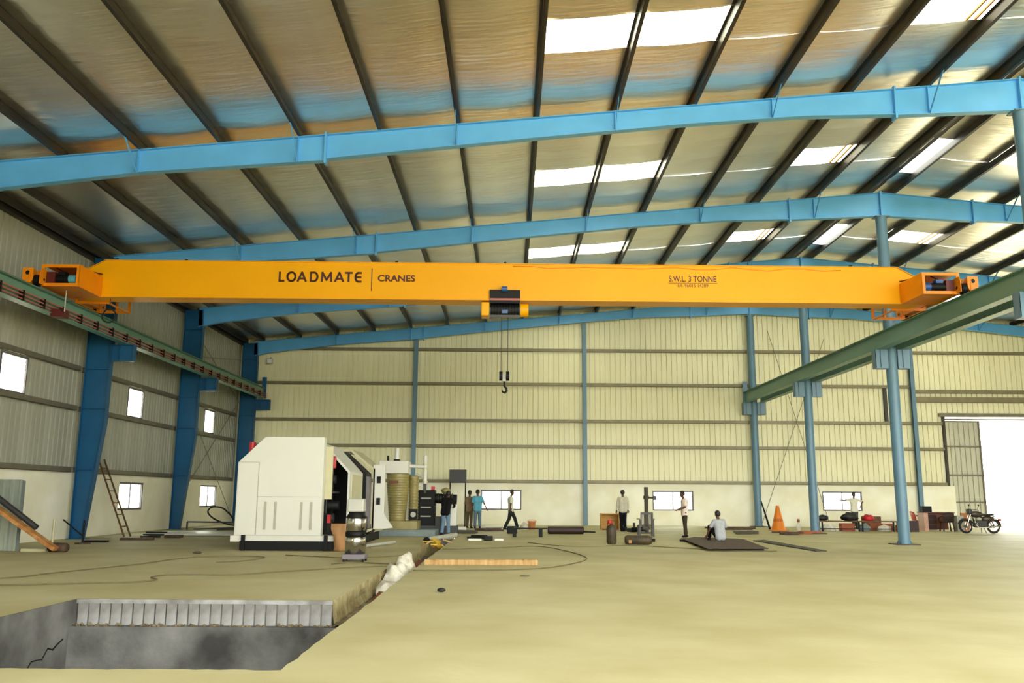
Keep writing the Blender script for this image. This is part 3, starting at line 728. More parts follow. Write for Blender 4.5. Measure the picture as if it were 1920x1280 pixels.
# end carriages, drive housings, wheels
def carriage(s_):
    xc = s_ * XRr - (.0); e0 = MB()
    sd = 'end carriage'
    ec = MB().box(xc - .13, xc + .13, -1.55, 1.75, .12, .5).build('end_carriage', 'crane_orange', crane)
    for yc in (-1.72, 1.9):
        # rounded wheel block plate with axle
        pl = MB(); pr = [(yc - .2, .05), (yc + .2, .05), (yc + .2, .36), (yc + .12, .5), (yc - .12, .5), (yc - .2, .36)]
        for xx in (xc - .16, xc + .135): MB().prism(pr, 'x', xx, xx + .025).build('wheel_plate', 'crane_orange', ec)
        MB().cyl((xc - .07, yc, .17), (xc + .07, yc, .17), .165, n=24).build('wheel', 'black_metal', ec)
        MB().cyl((xc - .17, yc, .2), (xc + .17, yc, .2), .04, n=12).build('axle', 'black_metal', ec)
        if yc > 0: MB().cyl((xc, yc + (-.2 if yc < 0 else .2), .33), (xc, yc + (-.34 if yc < 0 else .34), .33), .06, n=12).build('buffer', 'rubber', ec)
    # front plate seen from the hall, with a round hole
    yp = -1.9; b = MB(); xa, xb = (xc - .36, xc - .06) if s_ < 0 else (xc + .06, xc + .36)
    b.prism([(xa + .05, .08), (xb - .05, .08), (xb, .15), (xb, .5), (xa, .5), (xa, .2)], 'y', yp, yp + .03); b.build('buffer_plate', 'crane_orange', ec)
    MB().cyl(((xa + xb) / 2, yp - .01, .36), ((xa + xb) / 2, yp + .02, .36), .06, n=14).build('buffer_hole', 'black_metal', ec)
    # box frame round each drive
    for yf, yb, nm in ((-1.68, -.3, 'front'), (1.75, .34, 'rear')):
        xi = xc - s_ * 1.12; x0, x1 = min(xi, xc - s_ * .04), max(xi, xc - s_ * .04)
        z0, z1 = (.03, .66) if yf < 0 else (-.02, .62)
        ya, yc = min(yf, yb), max(yf, yb)
        h = MB(); t = .02; fr = .09
        if yf > 0:
            for yo in (ya, yc - t):
                h.box(x0, x1, yo, yo + t, z1 - fr, z1); h.box(x0, x1, yo, yo + t, z0, z0 + fr); h.box(x0, x0 + fr, yo, yo + t, z0 + fr, z1 - fr); h.box(x1 - fr, x1, yo, yo + t, z0 + fr, z1 - fr)
                xm = (x0 + x1) / 2 - s_ * .1; h.box(xm - .03, xm + .03, yo, yo + t, z0 + fr, z1 - fr)
            for xx in (x0, x1 - fr):
                h.box(xx, xx + fr, ya + t, yc - t, z1 - t, z1); h.box(xx, xx + fr, ya + t, yc - t, z0, z0 + t)
            h.build('drive_housing', 'crane_orange', crane)
            continue
        h.box(x0, x1, ya, yc, z1 - t, z1)                      # top
        h.box(x0, x1, ya, yc, z0, z0 + t)                      # floor
        xin = x1 - t if s_ < 0 else x0                         # inner side plate
        h.box(xin, xin + t, ya, yc, z0 + t, z1 - t)
        yo = yf if yf < 0 else yf - t
        h.box(x0, x1, yo, yo + t, z1 - fr, z1 - t); h.box(x0, x1, yo, yo + t, z0 + t, z0 + fr)
        h.box(x0, x0 + fr, yo, yo + t, z0 + fr, z1 - fr); h.box(x1 - fr, x1, yo, yo + t, z0 + fr, z1 - fr)
        if yf > 0: xm = (x0 + x1) / 2 - s_ * .1; h.box(xm - .03, xm + .03, yo, yo + t, z0 + fr, z1 - fr)
        hs = h.build('drive_housing', 'crane_orange', crane)
        if yf < 0:
            mx_ = (x0 + x1) / 2; ym = ya + .17
            MB().cyl((mx_ - .33, ym, z0 + .24), (mx_ + .2, ym, z0 + .24), .115, n=18).build('drive_motor', 'black_metal', hs)
            xt = mx_ + .2 if s_ < 0 else mx_ - .45
            MB().cyl((xt, ym, z0 + .24), (xt + .2, ym, z0 + .24), .125, n=18).build('fan_cover', 'motor_teal' if s_ < 0 else 'motor_blue', hs)
            MB().box(mx_ - .1, mx_ + .1, ym - .1, ym + .1, z0 + .34, z0 + .44).build('terminal_box', 'motor_blue' if s_ > 0 else 'black_metal', hs)
            MB().tube([(mx_ - .2, ym, z0 + .56), (mx_ - .02, ym - .02, z0 + .47), (mx_ + .05, ym, z0 + .43)], .018, 6).build('drive_cable', 'black_metal', hs)
            xg = xc - s_ * .3; MB().box(xg - .12, xg + .12, ym - .14, ym + .14, z0 + .1, z0 + .42).build('gearbox', 'maroon', hs)
    # sloped handrail bar joining the girder and the housing
    MB().bar((s_ * 11.95, -.3, .74), (s_ * 12.25, -1.0, .7), .03, .03).build('tie_bar', 'maroon', crane)
carriage(-1); carriage(1)
# current collector and coil on the left end
b = MB().cyl((-12.5, -1.2, -.6), (-12.5, -1.2, .02), .016, n=8).build('collector_rod', 'light_grey', crane)
MB().box(-12.95, -12.62, -1.1, -.7, -.72, -.5).build('collector_block', 'maroon', crane)
MB().bar((-12.8, -.95, -.55), (-12.5, -1.2, -.55), .04, .04).build('collector_arm', 'maroon', crane)
MB().tube([(-11.75 + .2 * math.cos(t * math.pi / 9), -.08 + .03 * math.sin(t), -.48 + .2 * math.sin(t * math.pi / 9)) for t in range(18)], .022, 8, closed=True).build('cable_coil', 'rubber', crane)
MB().cyl((-11.75, -.08, -.3), (-11.75, -.08, .04), .012, n=6).build('coil_hook', 'black_metal', crane)
for xx in (-9.5, -3.2, .06, 6.1, 10.5): MB().box(xx - .04, xx + .04, -.3, -.22, 1.19, 1.23).build('cable_clip', 'black_metal', g)
# hoist trolley
hx0, hx1 = lx(-.64), lx(.27); hc = (hx0 + hx1) / 2
hb = MB(); hb.box(hx0, hx1, -.36, -.33, -.02, .36); hb.box(hx0, hx1, .33, .36, -.02, .36); hb.box(hx0 + .02, hx1 - .02, -.36, .36, -.05, -.02)
hoist = hb.build('hoist', 'black_metal', crane)
MB().box(hx0 + .01, hx1 - .01, -.40, -.36, .03, .09).build('trolley_bar', 'conductor_red', hoist)
MB().cyl((hx0 + .03, -.12, -.22), (hx1 - .03, -.12, -.22), .17, n=22).build('rope_drum', 'black_metal', hoist)
for k in range(9):
    xk = hx0 + .1 + k * .085; MB().tube([(xk, -.12 + .178 * math.cos(a * math.pi / 8), -.22 + .178 * math.sin(a * math.pi / 8)) for a in range(16)], .008, 5, closed=True).build('rope_turn', 'steel_rope', hoist)
MB().box(hx0 - .25, hx0 - .01, -.34, .2, -.42, -.01).build('gear_case', 'crane_yellow', hoist, bevel=.03)
MB().cyl((hx1 + .01, -.1, -.21), (hx1 + .25, -.1, -.21), .2, n=22).build('hoist_motor', 'crane_yellow', hoist)
MB().box(hx0, hx1, -.34, -.3, -.48, -.4).build('lower_rail', 'dark_grey', hoist)
MB().cyl((hc - .1, -.42, .37), (hc + .07, -.42, .37), .085, n=16).build('travel_motor', 'motor_blue', hoist)
MB().box(hc - .09, hc + .09, -.36, -.28, -.35, -.25).build('rope_guide', 'motor_blue', hoist)
for s_ in (-1, 1):
    MB().cyl((hc + s_ * .1, -.1, -.35), (hc + s_ * .1, -.1, -2.12), .011, n=6).build('hoist_rope', 'steel_rope', hoist)
hk = MB()
for s_ in (-1, 1): hk.cyl((hc + s_ * .1 - .05, -.1, -2.2), (hc + s_ * .1 + .05, -.1, -2.2), .14, n=20)
hk = hk.build('hook_block', 'black_metal', hoist)
MB().box(hc - .05, hc + .05, -.16, -.04, -2.36, -2.16).build('hook_crosshead', 'light_grey', hoist)
MB().tube([(hc, -.1, -2.34), (hc, -.1, -2.5), (hc + .06, -.1, -2.56), (hc + .075, -.1, -2.64), (hc + .02, -.1, -2.7), (hc - .05, -.1, -2.67), (hc - .07, -.1, -2.6)], [.03, .03, .034, .036, .034, .026, .012], 8).build('hook', 'black_metal', hoist)

# flood lamp high on the back wall
fl = empty('flood_lamp', (-13.2, 46.35, 8.55)); tag(fl, 'small square flood lamp high in the back left corner', 'lamp')
MB().box(-13.36, -13.04, 46.4, 46.52, 8.55, 8.85).build('housing', 'light_grey', fl, bevel=.015)
MB().box(-13.32, -13.08, 46.385, 46.4, 8.6, 8.81).build('lamp_glass', 'lamp_glass', fl)
MB().bar((-13.2, 46.46, 8.85), (-13.2, 46.7, 8.95), .04, .02).build('mount', 'dark_grey', fl)

# ================================================================== WHITE PROCESS MACHINE
mc = empty('white_machine', (-6.2, 24.6, 0)); tag(mc, 'big white enclosed machine with sloped hoods standing on a black skid', 'machine')
YF = 24.0
# skid and plinth
sk = MB(); sk.box(-7.35, -4.75, 23.95, 24.1, .02, .26); sk.box(-7.35, -4.75, 25.6, 25.75, .02, .26); sk.box(-7.35, -7.2, 24.1, 25.6, .02, .26); sk.box(-4.9, -4.75, 24.1, 25.6, .02, .26)
sk.build('skid_frame', 'black_metal', mc)
MB().box(-7.2, -4.9, 24.1, 25.6, .0, .2).build('skid_tray', 'rubber', mc)
for xx in (-7.25, -5.0): MB().box(xx - .05, xx + .05, 23.9, 23.96, .0, .42).build('levelling_foot', 'black_metal', mc)
MB().box(-7.62, -4.7, YF - .02, 25.9, .24, .4).build('plinth', 'machine_white', mc)
# front module
pr = [(-7.53, .4), (-5.17, .4), (-5.17, 1.36), (-5.17, 3.09), (-6.81, 3.09), (-7.53, 2.38)]
fm = MB().prism(pr, 'y', YF, YF + .32).build('front_enclosure', 'machine_white', mc, bevel=.012)
MB().box(-7.5, -6.95, YF - .012, YF, .42, 2.38).build('access_door', 'machine_white', fm, bevel=.006)
MB().box(-6.93, -5.2, YF - .008, YF, .42, 1.44).build('lower_panel', 'machine_white', fm, bevel=.004)
for xx in (-6.71, -6.43, -5.72, -5.45): MB().box(xx - .035, xx + .035, YF - .022, YF - .008, .56, 1.31).build('vent_rib', 'seam_shade_grey', fm, bevel=.006)  # grey stands in for the shading of recessed ribs
for x0_, x1_, z0_, z1_ in ((-6.955, -6.935, .42, 2.39), (-7.5, -6.95, 2.38, 2.395), (-6.93, -5.2, 1.44, 1.452), (-7.53, -5.17, .398, .41)): MB().box(x0_, x1_, YF - .014, YF, z0_, z1_).build('panel_seam', 'seam_shade_grey', fm)
MB().cyl((-7.25, 24.3, 2.62), (-7.25, 24.3, 2.95), .09, n=14).build('beacon', 'red_paint', mc)
MB().box(-7.16, -7.05, 24.2, 24.4, 2.6, 2.8).build('beacon_mount', 'machine_white', mc)
# recessed side panel and open bay
MB().box(-5.2, -4.98, 24.34, 24.42, 1.38, 2.84).build('recess_panel', 'machine_cream', mc)
MB().box(-7.3, -5.6, 24.32, 28.3, .4, 2.85).build('inner_body', 'black_metal', mc)
MB().box(-5.6, -5.16, 24.82, 25.2, .4, .98).build('control_box', 'black_metal', mc)
MB().box(-5.6, -4.95, 24.85, 28.9, .36, .46).build('bed_beam', 'black_metal', mc)
for zz, yy in ((1.95, 25.6), (1.2, 26.2), (.85, 25.5)):
    MB().cyl((-5.6, yy, zz), (-5.12, yy, zz), .13, n=16).build('drive_roller', 'dark_grey', mc)
for k in range(3): MB().cyl((-5.45, 25.0 + k * .9, .46), (-5.45, 25.0 + k * .9, 2.8), .035, n=10).build('guide_post', 'dark_grey', mc)
MB().box(-5.5, -5.2, 25.3, 26.6, 1.55, 1.62).build('cross_rail', 'plastic_grey', mc)
MB().box(-5.12, -5.0, 24.84, 24.95, 2.25, 2.6).build('red_flag', 'red_paint', mc, bevel=.03)
MB().box(-5.16, -5.08, 24.75, 24.9, .72, .95).build('red_switch', 'red_paint', mc)
# hooded modules: chamfered shells seen end-on
def hood(y0, y1, x_in, x_out, ztop_, zc, zb, name, matn, t=.06):
    e = MB()
    outer = [(x_out, zb), (x_out, zc), (x_in, ztop_)]
    inner = [(x_out - t, zb), (x_out - t, zc - t * .5), (x_in - t * .2, ztop_ - t * 1.4)]
    for (a, b_), (ia, ib) in zip(zip(outer, outer[1:]), zip(inner, inner[1:])):
        e.hexa([(ia[0], y0, ia[1]), (a[0], y0, a[1]), (a[0], y1, a[1]), (ia[0], y1, ia[1]), (ib[0], y0, ib[1]), (b_[0], y0, b_[1]), (b_[0], y1, b_[1]), (ib[0], y1, ib[1])])
    e.box(-7.4, x_in, y0, y1, ztop_ - t, ztop_)
    return e.build(name, matn, mc)
h2 = hood(25.3, 27.5, -5.42, -4.66, 2.98, 2.18, .75, 'sliding_hood', 'machine_white')
MB().box(-4.66, -4.645, 25.6, 27.3, .8, 2.1).build('hood_panel', 'machine_cream', h2)
h3 = hood(28.95, 31.2, -5.3, -4.5, 3.0, 2.36, .42, 'sliding_hood', 'machine_cream')
MB().prism([(-7.3, .42), (-4.62, .42), (-4.62, 2.2), (-5.36, 2.86), (-7.3, 2.86)], 'y', 27.9, 28.95).build('dark_bay', 'black_metal', mc); MB().box(-4.62, -4.6, 28.0, 28.9, .45, 2.1).build('bay_panel', 'plastic_grey', mc)
ep = MB().prism([(-4.55, .42), (-4.16, .42), (-4.16, 2.5), (-4.55, 2.5)], 'y', 28.95, 29.05).build('end_plate', 'machine_white', mc)
for zz in (2.02, 1.32): MB().box(-4.42, -4.3, 28.9, 28.95, zz - .12, zz + .1).build('latch_handle', 'black_metal', ep)
MB().prism([(-4.16, .42), (-3.85, .45), (-4.16, .9)], 'y', 28.95, 29.05).build('foot_gusset', 'machine_white', mc)
MB().box(-7.3, -4.5, 28.95, 31.2, .3, .42).build('rear_plinth', 'machine_cream', mc)
MB().box(-7.3, -4.6, 26, 31, .0, .3).build('rear_skid', 'black_metal', mc)

# ================================================================== TANK UNIT
tu = empty('tank_unit', (-4.0, 33.2, 0)); tag(tu, 'ribbed olive cooling tank unit with white hood and pipes on a grey skid', 'machine')
MB().box(-4.9, -2.75, 32.45, 34.2, .0, .26).build('skid_plate', 'grey_blue', tu, bevel=.02)
MB().box(-4.9, -3.45, 32.7, 34.0, .26, .56).build('tank_base', 'tank_olive', tu)
prof = [(.3, .55), (.31, .62)]
for k in range(17):
    z = .66 + k * .094; r_ = .31 + .12 * min(1, k / 13); prof += [(r_, z), (r_ + .012, z + .02), (r_ + .012, z + .035), (r_, z + .055)]
prof += [(.44, 2.28), (.45, 2.32)]
MB().lathe((-4.26, 33.2, 0), prof, 32).build('ribbed_tank', 'tank_olive', tu)
prof = [(.15, .55)]
for k in range(14): z = .62 + k * .115; prof += [(.17, z), (.185, z + .03), (.185, z + .06), (.17, z + .085)]
prof += [(.17, 2.25)]
MB().lathe((-3.66, 33.25, 0), prof, 22).build('small_ribbed_tank', 'tank_olive', tu)
MB().box(-3.8, -3.48, 32.98, 33.05, .6, 1.0).build('drain_plate', 'black_metal', tu)
MB().cyl((-3.63, 32.98, .8), (-3.63, 32.9, .8), .1, n=16).build('drain_valve', 'light_grey', tu)
MB().box(-4.95, -3.84, 32.7, 33.7, 2.32, 2.79).build('tank_hood', 'machine_white', tu, bevel=.02)
MB().box(-4.42, -4.2, 32.9, 33.1, 2.79, 2.86).build('flue_collar', 'black_metal', tu)
MB().cyl((-4.31, 33.0, 2.86), (-4.31, 33.0, 3.28), .085, n=16).build('flue_pipe', 'machine_white', tu)
MB().cyl((-4.65, 33.0, 2.79), (-4.65, 33.0, 3.0), .04, n=10).build('vent_stub', 'black_metal', tu)
MB().cyl((-3.84, 33.2, 2.62), (-3.16, 33.2, 2.58), .07, n=14).build('header_pipe', 'machine_white', tu)
MB().cyl((-3.24, 33.2, 1.95), (-3.24, 33.2, 3.02), .075, n=14).build('riser_pipe', 'machine_white', tu)
for z in (2.0, 2.5, 2.66): MB().cyl((-3.24, 33.2, z), (-3.24, 33.2, z + .05), .11, n=14).build('pipe_flange', 'machine_cream', tu)
MB().cyl((-3.24, 33.2, 1.6), (-3.24, 33.2, 1.95), .06, n=12).build('valve_body', 'dark_grey', tu)
MB().cyl((-3.6, 33.2, 2.3), (-3.3, 33.2, 2.2), .05, n=10).build('branch_pipe', 'light_grey', tu)
MB().box(-4.55, -4.2, 32.74, 32.76, 1.95, 2.05).build('rating_plate', 'desk_brown', tu)

# dark pumping set next to the tanks
ps = empty('pump_set', (-3.0, 34.6, 0)); tag(ps, 'black and red extruder drive beside the tanks with white cabinet', 'machine')
MB().box(-3.62, -2.95, 34.4, 35.1, .26, 1.72).build('drive_body', 'black_metal', ps, bevel=.03)
MB().box(-3.68, -3.6, 34.45, 34.9, .8, 1.5).build('red_guard', 'red_paint', ps)
MB().cyl((-2.95, 34.7, 1.4), (-2.1, 34.7, 1.36), .19, n=20).build('motor_barrel', 'black_metal', ps)
for k in range(6): MB().cyl((-2.85 + k * .11, 34.7, 1.4), (-2.82 + k * .11, 34.7, 1.4), .205, n=20).build('cooling_fin', 'dark_grey', ps)
MB().lathe((-2.55, 34.75, 1.58), [(.1, 0), (.2, .1), (.2, .16), (.06, .24)], 16).build('feed_hopper', 'tank_olive', ps)
MB().box(-2.68, -2.1, 34.45, 35.05, .34, 1.16).build('cabinet', 'machine_white', ps, bevel=.02)
MB().box(-2.93, -2.7, 34.5, 34.9, .3, .7).build('gear_unit', 'dark_grey', ps)
MB().box(-3.65, -2.05, 34.35, 35.15, 0, .34).build('set_frame', 'dark_grey', ps)
for zz in (.7, 1.05, 1.4): MB().cyl((-3.5, 34.38, zz), (-3.1, 34.38, zz), .03, n=8).build('hydraulic_pipe', 'light_grey', ps)
MB().box(-3.1, -2.96, 34.3, 34.42, 1.72, 1.86).build('red_switch', 'red_paint', ps)

# vacuum cleaner in front
vc = empty('industrial_vacuum', (-3.57, 20.4, 0)); tag(vc, 'tall stainless steel industrial vacuum with black bands in front of the machine', 'vacuum')
v = lambda b, nm, m_, **k: b.build(nm, m_, vc, **k)
v(MB().lathe((-3.57, 20.4, 0), [(.235, .17), (.235, .5), (.225, .55), (.2, .56)], 28), 'lower_drum', 'stainless')
v(MB().box(-3.83, -3.31, 20.15, 20.65, .05, .17), 'base_frame', 'plastic_grey', bevel=.02)
for a, c in ((-3.79, 20.2), (-3.35, 20.2), (-3.79, 20.6), (-3.35, 20.6)): v(MB().cyl((a - .02, c, .05), (a + .02, c, .05), .05, n=14), 'castor', 'rubber')
v(MB().lathe((-3.57, 20.4, 0), [(.22, .55), (.24, .57), (.24, .66), (.22, .68)], 28), 'lower_band', 'black_metal')
v(MB().lathe((-3.57, 20.4, 0), [(.22, .68), (.235, .7), (.235, .95), (.22, 1.0)], 28), 'upper_drum', 'stainless')
v(MB().lathe((-3.57, 20.4, 0), [(.235, .98), (.24, 1.0), (.18, 1.08), (.17, 1.12)], 28), 'motor_collar', 'black_metal')
v(MB().box(-3.76, -3.38, 20.22, 20.58, 1.12, 1.42), 'motor_head', 'light_grey', bevel=.03)
v(MB().tube([(-3.34, 20.25, .6), (-3.28, 20.2, .8), (-3.28, 20.2, 1.0), (-3.4, 20.25, 1.05)], .02, 8), 'carry_handle', 'dark_grey')
v(MB().tube([(-3.33, 20.3, .62), (-3.2, 20.25, .66), (-3.16, 20.4, .7)], .03, 8), 'hose_inlet', 'black_metal')
# draped brown paper beside the machine
b = MB(); rq = random.Random(4)
for i in range(7):
    for j in range(5): b.v.append(A((-4.72 + .09 * j + rq.uniform(-.02, .02) - .02 * i * (j < 1), 23.75 + .05 * math.sin(j * 2 + i) + .04 * i * .3, .02 + .12 * i)))
for i in range(6):
    for j in range(4): b.f.append([i * 5 + j, i * 5 + j + 1, i * 5 + j + 6, i * 5 + j + 5]); b.sm.append(True)
o = b.build('brown_paper', 'brown_paper'); md = o.modifiers.new('thick', 'SOLIDIFY'); md.thickness = .008
tag(o, 'crumpled brown paper sheet hanging beside the white machine', 'paper')

# dark board on two posts
bd = empty('switch_board', (-2.63, 44, 0)); tag(bd, 'dark grey panel board raised on two black posts near back wall', 'panel')
MB().box(-3.06, -2.2, 43.9, 44.1, 2.15, 2.82).build('board', 'dark_grey', bd, bevel=.02)
for xx in (-3.02, -2.24): MB().box(xx - .03, xx + .03, 43.97, 44.03, 0, 2.15).build('post', 'black_metal', bd)
for xx in (-3.02, -2.24): MB().box(xx - .03, xx + .03, 43.7, 44.3, 0, .05).build('foot', 'black_metal', bd)

def spline(P, n=8):
    P = [Vector(p) for p in P]; out = []
    for i in range(len(P) - 1):
        p0 = P[max(i - 1, 0)]; p1 = P[i]; p2 = P[i + 1]; p3 = P[min(i + 2, len(P) - 1)]
        for k in range(n):
            t = k / n; out.append(.5 * ((2 * p1) + (p2 - p0) * t + (2 * p0 - 5 * p1 + 4 * p2 - p3) * t * t + (3 * p1 - p0 - 3 * p2 + p3) * t ** 3))
    return out + [P[-1]]
# ================================================================== LEFT SIDE ITEMS
ld = empty('ladder', (-13.4, 30.8, 0)); tag(ld, 'rusty bamboo coloured ladder leaning against the left wall girt', 'ladder')
rail0 = [Vector((-13.3, 30.35, .03)), Vector((-14.72, 30.95, 2.72))]; rail1 = [Vector((-13.3, 30.85, .03)), Vector((-14.72, 31.4, 2.72))]
for r_ in (rail0, rail1): MB().tube([r_[0], r_[0].lerp(r_[1], .5), r_[1]], .03, 8).build('stile', 'old_wood', ld)
for k in range(6):
    t = .13 + k * .15; p = rail0[0].lerp(rail0[1], t); q = rail1[0].lerp(rail1[1], t); d_ = (q - p).normalized() * .05
    MB().tube([p - d_, q + d_], .02, 8).build('rung', 'old_wood', ld)
st = empty('roof_sheets', (-13.6, 22.9, 0)); tag(st, 'stack of ribbed metal sheets leaning at the left wall', 'metal sheets')
for k in range(3):
    b = MB(); pts = []
    for j in range(6): s0 = j * .25; pts += [(s0, 0), (s0 + .13, 0), (s0 + .16, .05), (s0 + .22, .05)]
    for t, d_ in pts: b.v += [A((-14.25 + t + k * .02, 22.85 + k * .05 - d_, .02)), A((-14.5 + t + k * .02, 23.3 + k * .05 - d_, 1.86 - .02 * k))]
    for i in range(len(pts) - 1): b.f.append([2 * i, 2 * i + 2, 2 * i + 3, 2 * i + 1]); b.sm.append(False)
    b.build('ribbed_sheet', 'sheet_metal', st)
o = MB().bar((-13.9, 22.35, 1.62), (-11.55, 22.45, .1), .26, .09); o = o.build('timber_plank', 'rust_orange'); tag(o, 'thick orange brown timber plank leaning from lower right to upper left', 'plank')
o = MB().cyl((-13.55, 22.6, 1.58), (-12.2, 22.65, .62), .075, n=14).build('dark_pole', 'dark_grey'); tag(o, 'dark round pole lying on the leaning timber plank', 'pole')
o = MB().tube([(-11.95, 22.95, .12), (-11.7, 22.85, .12), (-11.45, 22.75, .12)], .12, 12).build('timber_block', 'rust_brown'); tag(o, 'dark brown log end under the leaning plank', 'timber')
o = MB().box(-12.75, -12.1, 23.0, 23.3, .0, .07).build('white_batten', 'machine_cream'); tag(o, 'short pale batten on the floor under the leaning plank', 'batten')
sp_ = empty('stand_pipe', (-12.9, 26.6, 0)); tag(sp_, 'small iron stand with a slanted lever at the foot of the first column', 'stand')
MB().cyl((-12.9, 26.6, 0), (-12.9, 26.6, .04), .22, n=18).build('base', 'rust_brown', sp_)
MB().cyl((-12.9, 26.6, .04), (-12.9, 26.6, .7), .03, n=10).build('upright', 'black_metal', sp_)
MB().cyl((-12.88, 26.58, .22), (-13.5, 26.5, .72), .022, n=8).build('lever', 'black_metal', sp_)
o = MB().cyl((-13.45, 25.9, 0), (-13.45, 25.9, .75), .035, n=10).build('white_pipe', 'machine_cream'); tag(o, 'short upright pale pipe beside the leaning plank', 'pipe')
o = MB().box(-13.3, -12.6, 27.5, 27.7, 0, .06).build('steel_offcut', 'black_metal'); tag(o, 'short black steel strip on the floor by the first column', 'offcut')
for i, (x0, y0, x1, y1, h, m_, lab) in enumerate(((-12.85, 28.95, -11.8, 29.15, .07, 'rust_brown', 'long dark maroon steel flat at the foot of the ladder'), (-12.6, 30.0, -11.9, 30.2, .22, 'black_metal', 'black bundle of bars on the floor beside the ladder'),
        (-12.0, 30.4, -11.5, 30.9, .1, 'rust_brown', 'rusty bent plate on the floor right of the ladder'))):
    b = MB(); rq = random.Random(i)
    for k in range(1 if i != 1 else 3): b.obox(((x0 + x1) / 2 + rq.uniform(-.05, .05), (y0 + y1) / 2 + .08 * k, h / 2 + .0), (x1 - x0, .12 if i == 1 else (y1 - y0), h / (1 + k)), (0, .03 * k, rq.uniform(-.1, .1)))
    if i == 1:
        e = empty('bar_bundle', ((x0 + x1) / 2, (y0 + y1) / 2, 0)); tag(e, lab, 'bars')
        for k in range(3): MB().obox(((x0 + x1) / 2 + .06 * k, y0 + .1 * k, .06 + .07 * k), (x1 - x0, .07, .05), (0, .0, .12 * k - .1)).build('bar', m_, e)
    else: tag(b.build('steel_offcut', m_), lab, 'offcut')
o = MB().box(-13.3, -9.7, 31.9, 34.0, .02, .09).build('white_board', 'machine_white'); tag(o, 'long white board lying on the floor left of the machine', 'board')
cb = empty('loose_hose', (-12.6, 38.0, 0)); tag(cb, 'loose black hose standing in a loop left of the machine', 'hose')
MB().tube(spline([(-11.2, 37.9, .22), (-12.0, 37.9, .2), (-12.75, 38.0, .42), (-13.1, 38.0, .72), (-12.95, 38.0, .95), (-12.5, 38.0, .92), (-12.15, 38.0, .65), (-11.9, 38.0, .4), (-11.4, 38.0, .3)]), .035, 8).build('hose', 'rubber', cb)
fr_ = empty('steel_trestle', (-12.4, 37.4, 0)); tag(fr_, 'low dark steel trestle frame on the floor left of the machine', 'frame')
for p, q in (((-13.6, 37.0, .35), (-11.2, 37.0, .33)), ((-13.6, 37.0, .02), (-13.6, 37.0, .35)), ((-11.3, 37.0, .02), (-11.3, 37.0, .35)), ((-13.6, 37.8, .02), (-11.2, 37.8, .1)), ((-12.2, 36.6, .05), (-11.2, 37.3, .06))): MB().bar(p, q, .06, .06).build('bar', 'dark_grey', fr_)

# ================================================================== TRENCH RUBBISH
def sack(name, c, r, m_, label, cat, seed, flat=.6):
    rq = random.Random(seed); b = MB(); b.ball((0, 0, 0), 1, 14, 10)
    for v_ in b.v:
        k = 1 + .22 * math.sin(v_.x * 5 + seed) * math.cos(v_.y * 4 + v_.z * 3) + rq.uniform(-.07, .07)
        v_.x *= r[0] * k; v_.y *= r[1] * k; v_.z = max(v_.z * r[2] * k, -r[2] * flat)
    zmin = min(v_.z for v_ in b.v)
    for v_ in b.v: v_ += A((c[0], c[1], c[2] - zmin))
    o = b.build(name, m_); tag(o, label, cat); return o
sack('plastic_sack', (-2.28, 16.6, -.33), (.2, .5, .16), 'white_sack', 'white plastic sheet lying lowest in the floor trench', 'sack', 1)
sack('plastic_sack', (-2.3, 18.0, -.33), (.24, .6, .3), 'white_sack', 'crumpled grey white sack filling the floor trench', 'sack', 2)
sack('plastic_sack', (-2.3, 19.4, -.33), (.22, .7, .36), 'white_sack', 'white sack bulging out of the trench where cables cross', 'sack', 3)
for i, (y0, y1, x, m_, lab) in enumerate(((14.3, 15.5, -2.15, 'brick_dark_red', 'dark red board lying in the trench nearest the pit'), (20.4, 22.6, -2.2, 'brick_dark_red', 'dark red board lying in the trench past the white sacks'), (22.8, 24.5, -2.25, 'dark_maroon', 'dark maroon board in the trench below the yellow scrap'))):
    tag(MB().obox((x, (y0 + y1) / 2, -.22), (.22, y1 - y0, .05), (.06, .15, .03)).build('trench_board', m_), lab, 'board')
ys_ = empty('packing_scrap', (-2.2, 26.8, -.3)); tag(ys_, 'yellow packing scraps heaped at the far end of the trench', 'scrap')
rq = random.Random(21)
for k in range(9): MB().obox((-2.35 + rq.uniform(-.25, .4), 26.2 + k * .2, -.05 + rq.uniform(0, .2)), (rq.uniform(.15, .35), rq.uniform(.1, .3), .03), (rq.uniform(-.6, .6), rq.uniform(-.6, .6), rq.random() * 3)).build('scrap_piece', 'yellow_scrap' if k % 3 else 'timber', ys_)
gp = empty('pipe_bundle', (-2.4, 30.0, 0)); tag(gp, 'grey steel pipe laid across the far trench end', 'pipe')
MB().cyl((-2.6, 27.8, .12), (-1.9, 31.0, .14), .09, n=14).build('pipe', 'light_grey', gp); MB().cyl((-2.62, 27.7, .12), (-2.6, 27.8, .12), .1, n=14).build('pipe_end', 'black_metal', gp)
gp = empty('hand_tool', (-3.9, 26.4, 0)); tag(gp, 'grey bar with black head lying beside the vacuum and machine', 'tool')
MB().cyl((-4.2, 25.4, .06), (-3.6, 27.6, .06), .05, n=10).build('shaft', 'light_grey', gp); MB().cyl((-4.28, 25.1, .09), (-4.2, 25.38, .09), .09, n=12).build('head', 'black_metal', gp)

